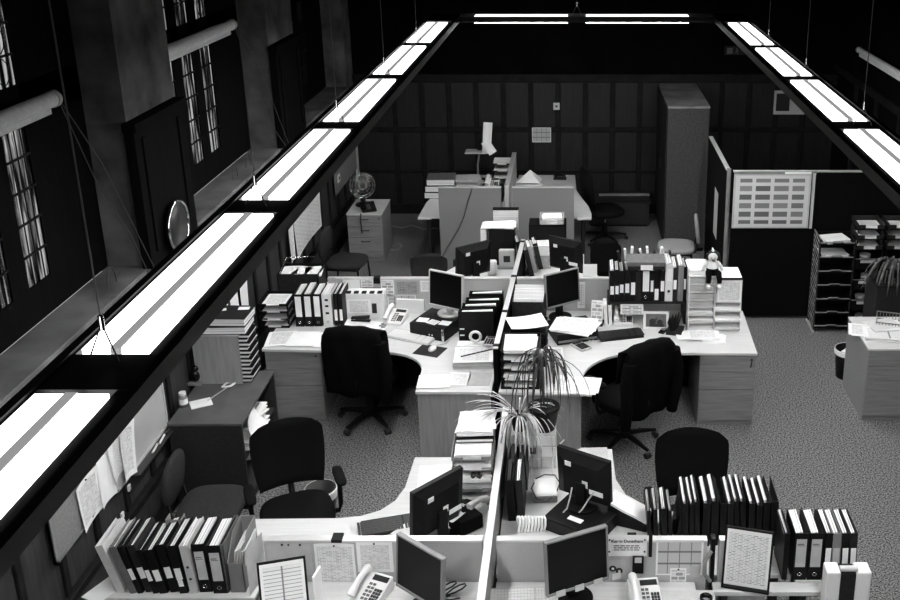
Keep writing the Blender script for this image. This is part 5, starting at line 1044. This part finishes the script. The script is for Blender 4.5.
for i, (px, py, w_, r) in enumerate(((690, 336, .24, .15), (703, 336, .28, -.08), (714, 339, .2, -.15))): paper_pile('white papers spread before the white sorter, %s' % ('left heap', 'middle heap', 'right heap')[i], at(px, py, Z1 + .016 * (i == 1)), w_, .17, 4, .004, r, 'paper', 'page_text' if i == 1 else 'paper', .012, None, .12)
# ================================================================ behind the middle screens
monitor('dark monitor seen from behind over the middle left screen', (bx_(472, 9.4, 1), 9.42, DZ), R(217), .39, .34, 'black_plastic', .15, stickers=2)
monitor('dark monitor seen from behind over the middle right screen', (bx_(567, 9.5, 1), 9.52, DZ), R(149), .38, .34, 'black_plastic', .17, stickers=3)
t = box_file('tall black file with white side, behind the left far-side monitor', (bx_(502, 10.12, .9) , 10.2, Z1), 0, .27, .24, .40, 'black_plastic', None, False, 'storage_box', 'box', .40)
tag(B(-.03, -.11, 0, .03, .11, .40).build('white_file', 'white_plastic', None, (bx_(484, 10.12, .9), 10.2, Z1)), 'white file standing left of the tall black storage box', 'file')
paper_pile('white sheets lying across the tall black storage box', (bx_(499, 10.15, 1.1), 10.2, Z1 + .402), .33, .22, 4, .006, R(2), 'paper', 'paper', .01)
b = book_flat('black file box with white lid edge behind the white sheets', (bx_(506, 10.4, 1), 10.43, DZ), .28, .10, .52, 0, 'black_plastic', None, 'file', 'file_case'); b.location.z = Z1
tag(B(-.13, 0, 0, .13, .05, .5).build('white_folder', 'paper', None, (bx_(507, 10.5, 1), 10.52, .70 + .0)), 'white folder edge standing at the back of the black files', 'folder') if False else None
ht = thing('small_heater', 'pale rounded panel heater with square dark grille', 'heater', (bx_(507, 10.0, .8), 9.98, Z1)); B(-.085, 0, 0, .085, .05, .21).build('case', 'pale_plastic', ht, bevel=.018); B(-.035, -.004, .07, .035, .0, .14).build('grille', 'ink', ht); B(-.10, -.03, 0, .10, .05, .02).build('foot', 'grey_plastic', ht)
tag(B(-.05, -.03, 0, .05, .04, .16).build('plastic_tub', 'white_plastic', None, (bx_(492, 9.8, .8), 9.8, Z1), None, .02), 'small white tub between the far-side monitor and the heater', 'tub')
for i, (px, y, c) in enumerate(((532, 9.75, 'dark_grey'), (535, 9.85, 'card'), (541, 9.95, 'dark_grey'), (524, 10.0, 'black_plastic'))):
    binder('file leaning against the middle divider behind the right screen, %s from the front' % ordn(i), (bx_(px, y, .8), y, Z1), .05, .30, .24, c, None, False, R(-12), R(8), 0, None, 'file', 'card_file', .96, 'page_edges', .6)
fc = thing('small_cabinet', 'black cabinet carrying a clear paper tray behind the right screen', 'cabinet', (bx_(548, 10.3, .9), 10.17, Z1)); B(-.2, 0, 0, .2, .24, .42).build('body', 'soft_black', fc, bevel=.004); B(-.19, -.006, .01, .19, 0, .40).build('door', 'black_plastic', fc)
lt_ = letter_trays('clear tray standing on the small black cabinet', (bx_(552, 10.3, 1.15), 10.29, Z1 + .421), 0, 1, .26, .22, .07, 'pale_plastic', wall=.07)
paper_pile('folded white papers in the clear tray on the cabinet', (bx_(552, 10.3, 1.15), 10.29, Z1 + .427), .20, .16, 7, .010, .1, 'paper', 'paper', .01)
paper_pile('stacked white boxes of paper before the small black cabinet', (bx_(539, 10.0, .9), 10.05, Z1), .22, .18, 6, .03, 0, 'card', 'paper', .012)
paper_pile('white papers on top of the stacked boxes behind the right screen', (bx_(539, 10.0, .95), 10.04, Z1 + .153), .22, .18, 10, .012, .05, 'paper', 'page_text', .012)
tag(B(-.07, -.005, 0, .07, .005, .26).build('white_board_card', 'paper', None, (bx_(590, 9.4, .8), 9.4, Z1), (R(-6), 0, 0)), 'white card standing right of the far-side right monitor', 'card')
for i, px in enumerate((588, 598, 604)): tag(MB().ball((0, 0, .03), .03, 10, 0, (1.3, .8, 1)).build('small_bottle', 'white_plastic', None, (bx_(px, 8.97, 1), 8.99 + .0, Z1 + .0)), 'small pale tub behind the right end of the middle screen, %s' % ordn(i), 'tub') if False else None
# ================================================================ far desks
for i, (z, m, w_) in enumerate(((0, 'dark_grey', .36), (.085, 'dark_grey', .37), (.17, 'mid_grey', .36))):
    book_flat('flat box file at the far left desk edge, %s of three' % ('bottom', 'middle', 'top')[i], (bx_(440, 12.6, .8) + .01 * i, 12.62 + .01 * i, Z1 + z), w_, .33, .08, R(-3 + 3 * i), m, None, 'box file', 'box_file')
for i, (dx, z, r, m) in enumerate(((0, 0, .06, 'paper'), (.02, .121, -.08, 'paper_grey'), (-.01, .196, .12, 'card'))): paper_pile('papers heaped beside the far left box files, %s layer' % ('bottom', 'middle', 'top')[i], (bx_(469, 12.6, .8) + dx, 12.6, Z1 + z), .30, .25, (10, 6, 5)[i], .012, r, m, m, .02, None, .15)
phone('white desk phone at the far left desk near the divider', (bx_(493, 12.55, .9), 12.45, Z1 + .17), R(-4), cord=False, tilt=.5)
tag(B(-.14, -.14, 0, .14, .14, .168).build('phone_plinth', 'dark_grey', None, (bx_(493, 12.55, .9), 12.45, Z1), None, .004), 'dark block under the white phone on the far desk', 'block')
letter_trays('dark two-tier paper tray at the far divider', (bx_(502, 13.0, .95), 13.15, Z1), 0, 4, .28, .3, .10, 'dark_grey'); tray_papers('papers in the far dark tray, %s tier from the bottom', (bx_(502, 13.0, .95), 13.15, Z1), 0, 4, .10, .22, .25, 'papers in the far dark tray', (.015, .04))
ds = thing('document_stand', 'tall stand with pale tray and upright white papers, far desk', 'stand', (bx_(478, 13.3, .8), 13.3, Z1)); zt = fZ(152, 13.3) - Z1
MB().cyl((0, 0, 0), .1, .02, 20).build('foot', 'black_plastic', ds); MB().tube([(0, 0, .02), (0, 0, zt * .55), (.03, 0, zt)], .013, 8).build('pole', 'grey_metal', ds); B(-.16, -.12, zt, .13, .10, zt + .02).build('tray', 'pale_plastic', ds, bevel=.006); B(-.0, .02, zt + .02, .06, .08, zt + .25).build('dark_block', 'black_plastic', ds)
o = sheet_mb(.12, .42, .06, 6).build('paper_sheet', 'paper', None, (bx_(487, 13.3, 1.3), 13.28, Z1 + zt + .20), (R(78), R(6), R(12))); tag(o, 'curled white paper standing up on the far document stand', 'paper')
o = sheet_mb(.12, .2, .05, 4).build('paper_sheet', 'paper', None, (bx_(489, 13.3, 1.2), 13.22, Z1 + zt + .08), (R(60), R(-25), R(30))); tag(o, 'small folded white paper at the far document stand', 'paper')
vs = [(-.17, -.1, 0), (.15, -.12, .0), (.18, .1, 0), (-.1, .12, 0), (.02, .05, .14)]
o = MB().add(vs, [(0, 1, 4), (1, 2, 4), (2, 3, 4), (3, 0, 4), (3, 2, 1, 0)]).build('peaked_paper', 'paper', None, (bx_(528, 12.9, .8), 13.1, Z1 + .055)); tag(o, 'peaked white paper on the far right desk', 'paper')
paper_pile('loose white papers by the divider on the far right desk', (bx_(525, 12.9, .75), 13.1, Z1), .34, .3, 6, .009, .2, 'paper', 'paper_grey', .03, None, .3)
hp = thing('hole_punch', 'dark hole punch on the far right desk', 'hole punch', at(560, 179, DZ), R(-5)); B(-.09, -.04, 0, .09, .04, .015).build('base', 'black_plastic', hp, bevel=.003); k = MB(); k.pad(.17, .07, .03, .055, p=3); k.build('lever', 'black_gloss', hp); B(-.06, -.02, .015, .06, .02, .035).build('block', 'dark_metal', hp)
# back wall fittings
o = hang('white notice sheet with calendar rows on the dark back wall', 'notice', (fX(541.5, 14.02, 1.2), YB - .064, fZ(134.5, 14.06)), .27, .215, 'page_calendar', pins=False, name='wall_notice')
sw = thing('light_switch', 'small white switch plate high on the back wall panelling', 'switch', (fX(556.5, 14.05, 1.6), YB - .060, fZ(106, 14.05))); B(-.045, -.016, -.05, .045, 0, .05).build('plate', 'white_plastic', sw, bevel=.003); B(-.014, -.02, -.014, .014, -.016, .014).build('rocker', 'dark_grey', sw)
nb = thing('framed_notice', 'grey framed notice on the right part of the back wall', 'notice', (fX(789, 14.08, 1.7), YB - .060, fZ(114, 14.05))); B(-.22, -.02, 0, .22, 0, .34).build('backing', 'paper_grey', nb); B(-.19, -.024, .05, .0, -.02, .3).build('dark_panel', 'ink', nb)
ex = thing('exit_sign', 'dim dark exit sign with running figure and arrow, back wall', 'exit sign', (fX(737, 14.08, 2.4), YB - .002, fZ(55, 14.08))); B(-.17, -.03, 0, .17, 0, .12).build('sign_box', 'dark_grey', ex)
k = MB(); k.box(-.14, -.033, .02, -.06, -.03, .10); k.build('door_mark', 'mid_grey', ex); k = MB(); k.ball((.0, -.031, .088), .010, 8, 0, (1, .3, 1)).tube([(.0, -.031, .076), (-.008, -.031, .048), (.012, -.031, .022)], .006, 5).tube([(-.008, -.031, .048), (-.03, -.031, .03)], .005, 5).tube([(.022, -.031, .06), (-.02, -.031, .066)], .005, 5); k.build('running_figure', 'mid_grey', ex); k = MB(); k.tube([(.06, -.031, .06), (.13, -.031, .06)], .007, 5).tube([(.105, -.031, .085), (.132, -.031, .06), (.105, -.031, .035)], .007, 5); k.build('arrow', 'mid_grey', ex)
lb = thing('low_bench', 'low grey bench cabinet against the dark back wall', 'bench', (.62, 13.45, 0)); B(-.42, 0, .03, .42, .5, .34).build('body', 'cab_grey', lb, bevel=.004); B(-.44, -.01, .34, .44, .52, .365).build('top', 'dark_grey', lb); B(-.40, .02, 0, .40, .48, .03).build('plinth', 'black_plastic', lb)
tag(B(-.36, -.02, 0, .36, .02, .03).build('shelf_rail', 'grey_metal', None, (.70, 13.75, .366)), 'pale metal rail lying on the low grey bench', 'rail')
hang('narrow white notice on the side of the tall dark screen', 'notice', (1.612, 11.0, 1.0), .28, .55, 'paper_grey', 0, 0, 'pinned_sheet', False, None, R(-90))
# ================================================================ right side: crates, plant, desk, bin
def crate_tower(label, x, y, levels, gap, w, d, papers, wall=.06, group=None):
    t = thing('tray_tower', label, 'tray tower', (x, y, 0))
    for i in range(levels):
        z = .04 + i * gap; k = MB()
        k.box(-w / 2, -d / 2, z, w / 2, d / 2, z + .008)
        for q in ((-w / 2, -w / 2 + .010, -d / 2, d / 2), (w / 2 - .010, w / 2, -d / 2, d / 2), (-w / 2, w / 2, d / 2 - .010, d / 2)): k.box(q[0], q[2], z, q[1], q[3], z + wall)
        k.box(-w / 2, -d / 2, z, w / 2, -d / 2 + .012, z + .026); f = k.build('tray', 'black_plastic', t, bevel=.002)
        MB().tube([(-w / 2, -d / 2, z + .028), (-w * .18, -d / 2, z + .028), (-w * .13, -d / 2, z + .040), (w * .13, -d / 2, z + .040), (w * .18, -d / 2, z + .028), (w / 2, -d / 2, z + .028)], .007, 6).build('front_lip', 'grey_metal', f)
        MB().tube([(-w / 2, -d / 2, z + .028), (-w / 2, -d / 2 + .05, z + wall), (-w / 2, d / 2, z + wall + .01)], .006, 6).build('side_rim', 'grey_metal', f)
    k = MB(); top = .04 + (levels - 1) * gap + wall
    for sx in (-1, 1):
        for sy in (-1, 1): k.box(sx * (w / 2 + .006) - .007, sy * (d / 2 - .02) - .012, 0, sx * (w / 2 + .006) + .007, sy * (d / 2 - .02) + .012, top)
    k.build('uprights', 'dark_metal', t)
    k = MB(); n = int(top / .055)
    for i in range(n): k.tube([(-w / 2 - .012, -d / 2 + .02, i * .055 + .01), (-w / 2 - .012, d / 2 - .02, i * .055 + .085)], .005, 5)
    k.build('side_lattice', 'grey_metal', t); B(-w / 2 - .03, -d / 2 - .02, 0, -w / 2 - .005, d / 2, .02).build('foot_rail', 'aluminium', t)
    return t
tw = crate_tower('tall tower of dark trays on the floor before the dark screen', 2.755, 10.10, 7, .158, .35, .30, None)
for i, (j, h_) in enumerate(((6, 6), (5, 5))): paper_pile(('white papers in the top', 'crumpled papers in the second')[i] + ' tray of the tall dark tower', (2.755, 10.08, .05 + j * .158), .27, .22, h_, .007, .1, 'paper', 'paper', .02, None, .2)
def crates(x, y, lab):
    t = thing('storage_crates', 'stack of dark storage crates %s' % lab, 'crate', (x, y, 0))
    for i in range(4):
        z = i * .235; k = MB(); w, d, h = .145, .15, .222
        k.box(-w, -d, z, w, d, z + .01).box(-w, -d, z, -w + .01, d, z + h).box(w - .01, -d, z, w, d, z + h).box(-w, d - .01, z, w, d, z + h).box(-w, -d, z, w, -d + .01, z + h * .55)
        f = k.build('crate', 'black_plastic', t, bevel=.003); B(-w * .6, -d - .002, z + h * .36, w * .55, -d, z + h * .5).build('crate_label', 'paper_grey', f)
        MB().tube([(-w, -d, z + h * .56), (w, -d, z + h * .56)], .005, 6).build('front_lip', 'grey_metal', f)
    return t
crates(3.10, 10.12, 'right of the tall tray tower'); crates(3.42, 10.12, 'at the right edge, behind the plant box')
for i, (z, x) in enumerate(((.02, 3.10), (.255, 3.08), (.49, 3.12), (.725, 3.09))):
    j = thing('storage_jar', 'jar inside the dark crates beside the tower, %s crate from the bottom' % ordn(i), 'jar', (x, 10.08, z - .008)); MB().cyl((0, 0, 0), .055, .11, 16).build('body', 'grey_plastic', j); MB().cyl((0, 0, .11), .058, .022, 16).build('lid', 'pale_plastic', j)
for i, x in enumerate((3.10, 3.42)):
    a = ('left', 'right')[i]
    letter_trays('%s set of three dark trays on top of the crates' % a, (x, 10.12, .930), 0, 3, .28, .28, .115, 'dark_metal', wall=.06)
    tray_papers('papers in the ' + a + ' dark trays on the crates, %s tray from the bottom', (x, 10.12, .930), 0, 3, .115, .22, .23, None, (.012, .03))
pbx = thing('plant_box', 'dark box carrying a trailing plant at the right edge', 'box', (3.33, 9.55, 0)); B(-.31, -.2, 0, .31, .2, .76).build('body', 'cab_grey', pbx, bevel=.005); B(-.32, -.21, .76, .32, .21, .78).build('top', 'dark_grey', pbx, bevel=.003)
p = plant_pot('trailing grey-green plant in a dark pot on the dark box', 'trailing_plant', (3.22, 9.5, .781), .11, .15, 'dark_grey'); k = MB(); rd = random.Random(4)
for i in range(60):
    a = rd.uniform(2.2, 5.2) if i < 44 else rd.uniform(0, 6.28); L_ = rd.uniform(.15, .42); pts = []
    for s_ in range(8):
        u = s_ / 7; rr = .03 + L_ * .8 * u; pts.append((rr * math.cos(a), rr * math.sin(a) * .55, .15 + .12 * math.sin(u * 3) - .26 * u * u + .012 * math.sin(u * 9 + i)))
    k.strip(pts, .011)
k.build('leaves', 'leaf_mid', p)
rd_ = pedestal('wide wooden drawer desk at the right edge', (3.10, 8.045, 0), 1.04, .695, .695, drawers=(.15, .15, .36), lock=False, cat='desk')
bk = thing('wire_basket', 'dark wire basket with papers on the right edge desk', 'basket', (fX(893, 8.6, .75), 8.52, DZ - .004), R(-18)); w, d, h = .17, .13, .075; k = MB()
for z in (.004, h): k.tube([(-w, -d, z), (w, -d, z), (w, d, z), (-w, d, z), (-w, -d, z)], .006, 6)
k.build('rim', 'grey_metal', bk); k = MB()
for i in range(13):
    x = -w + i * 2 * w / 12; k.tube([(x, -d, h), (x, -d, .004), (x, d, .004), (x, d, h)], .003, 5)
k.build('wires', 'grey_metal', bk)
for i, (px, py, w_, h_, r, m) in enumerate(((866, 331, .30, .26, -.3, 'page_text'), (888, 337, .42, .24, -.15, 'page_form'), (884, 326, .3, .22, .2, 'page_plan'))): paper_pile(('white sheet at the left of the right edge desk', 'thick newspapers at the front of the right edge desk', 'printed papers before the basket, right edge desk')[i], at(px, py, DZ + (0, .0, .04)[i] - .0035), w_, h_, (2, 8, 3)[i], (.002, .005, .006)[i], r, 'paper', m, .015, None, .12)
bn = thing('waste_bin', 'black waste bin with white liner beside the right edge desk', 'waste bin', (2.66, 8.92, 0)); MB().lathe([(.001, 0), (.10, 0), (.125, .30), (.118, .30), (.095, .012), (.001, .012)], 24).build('body', 'black_plastic', bn)
MB().lathe([(.115, .22), (.128, .302), (.134, .29), (.131, .25)], 24).build('liner', 'white_plastic', bn); k = MB()
for i in range(4): k.ball((.04 * math.cos(i * 1.6), .04 * math.sin(i * 1.6), .25), .04, 6, 0, (1, .8, .7))
k.build('crumpled_paper', 'paper', bn)
bn = thing('waste_bin', 'pale wire waste bin behind the front left armchair', 'waste bin', (bx_(322, 6.6, .2), 6.58, 0)); MB().lathe([(.001, 0), (.09, 0), (.115, .27), (.108, .27), (.085, .01), (.001, .01)], 24).build('body', 'dark_metal', bn); MB().lathe([(.10, .17), (.117, .272), (.122, .26), (.118, .2)], 24).build('liner', 'white_plastic', bn)
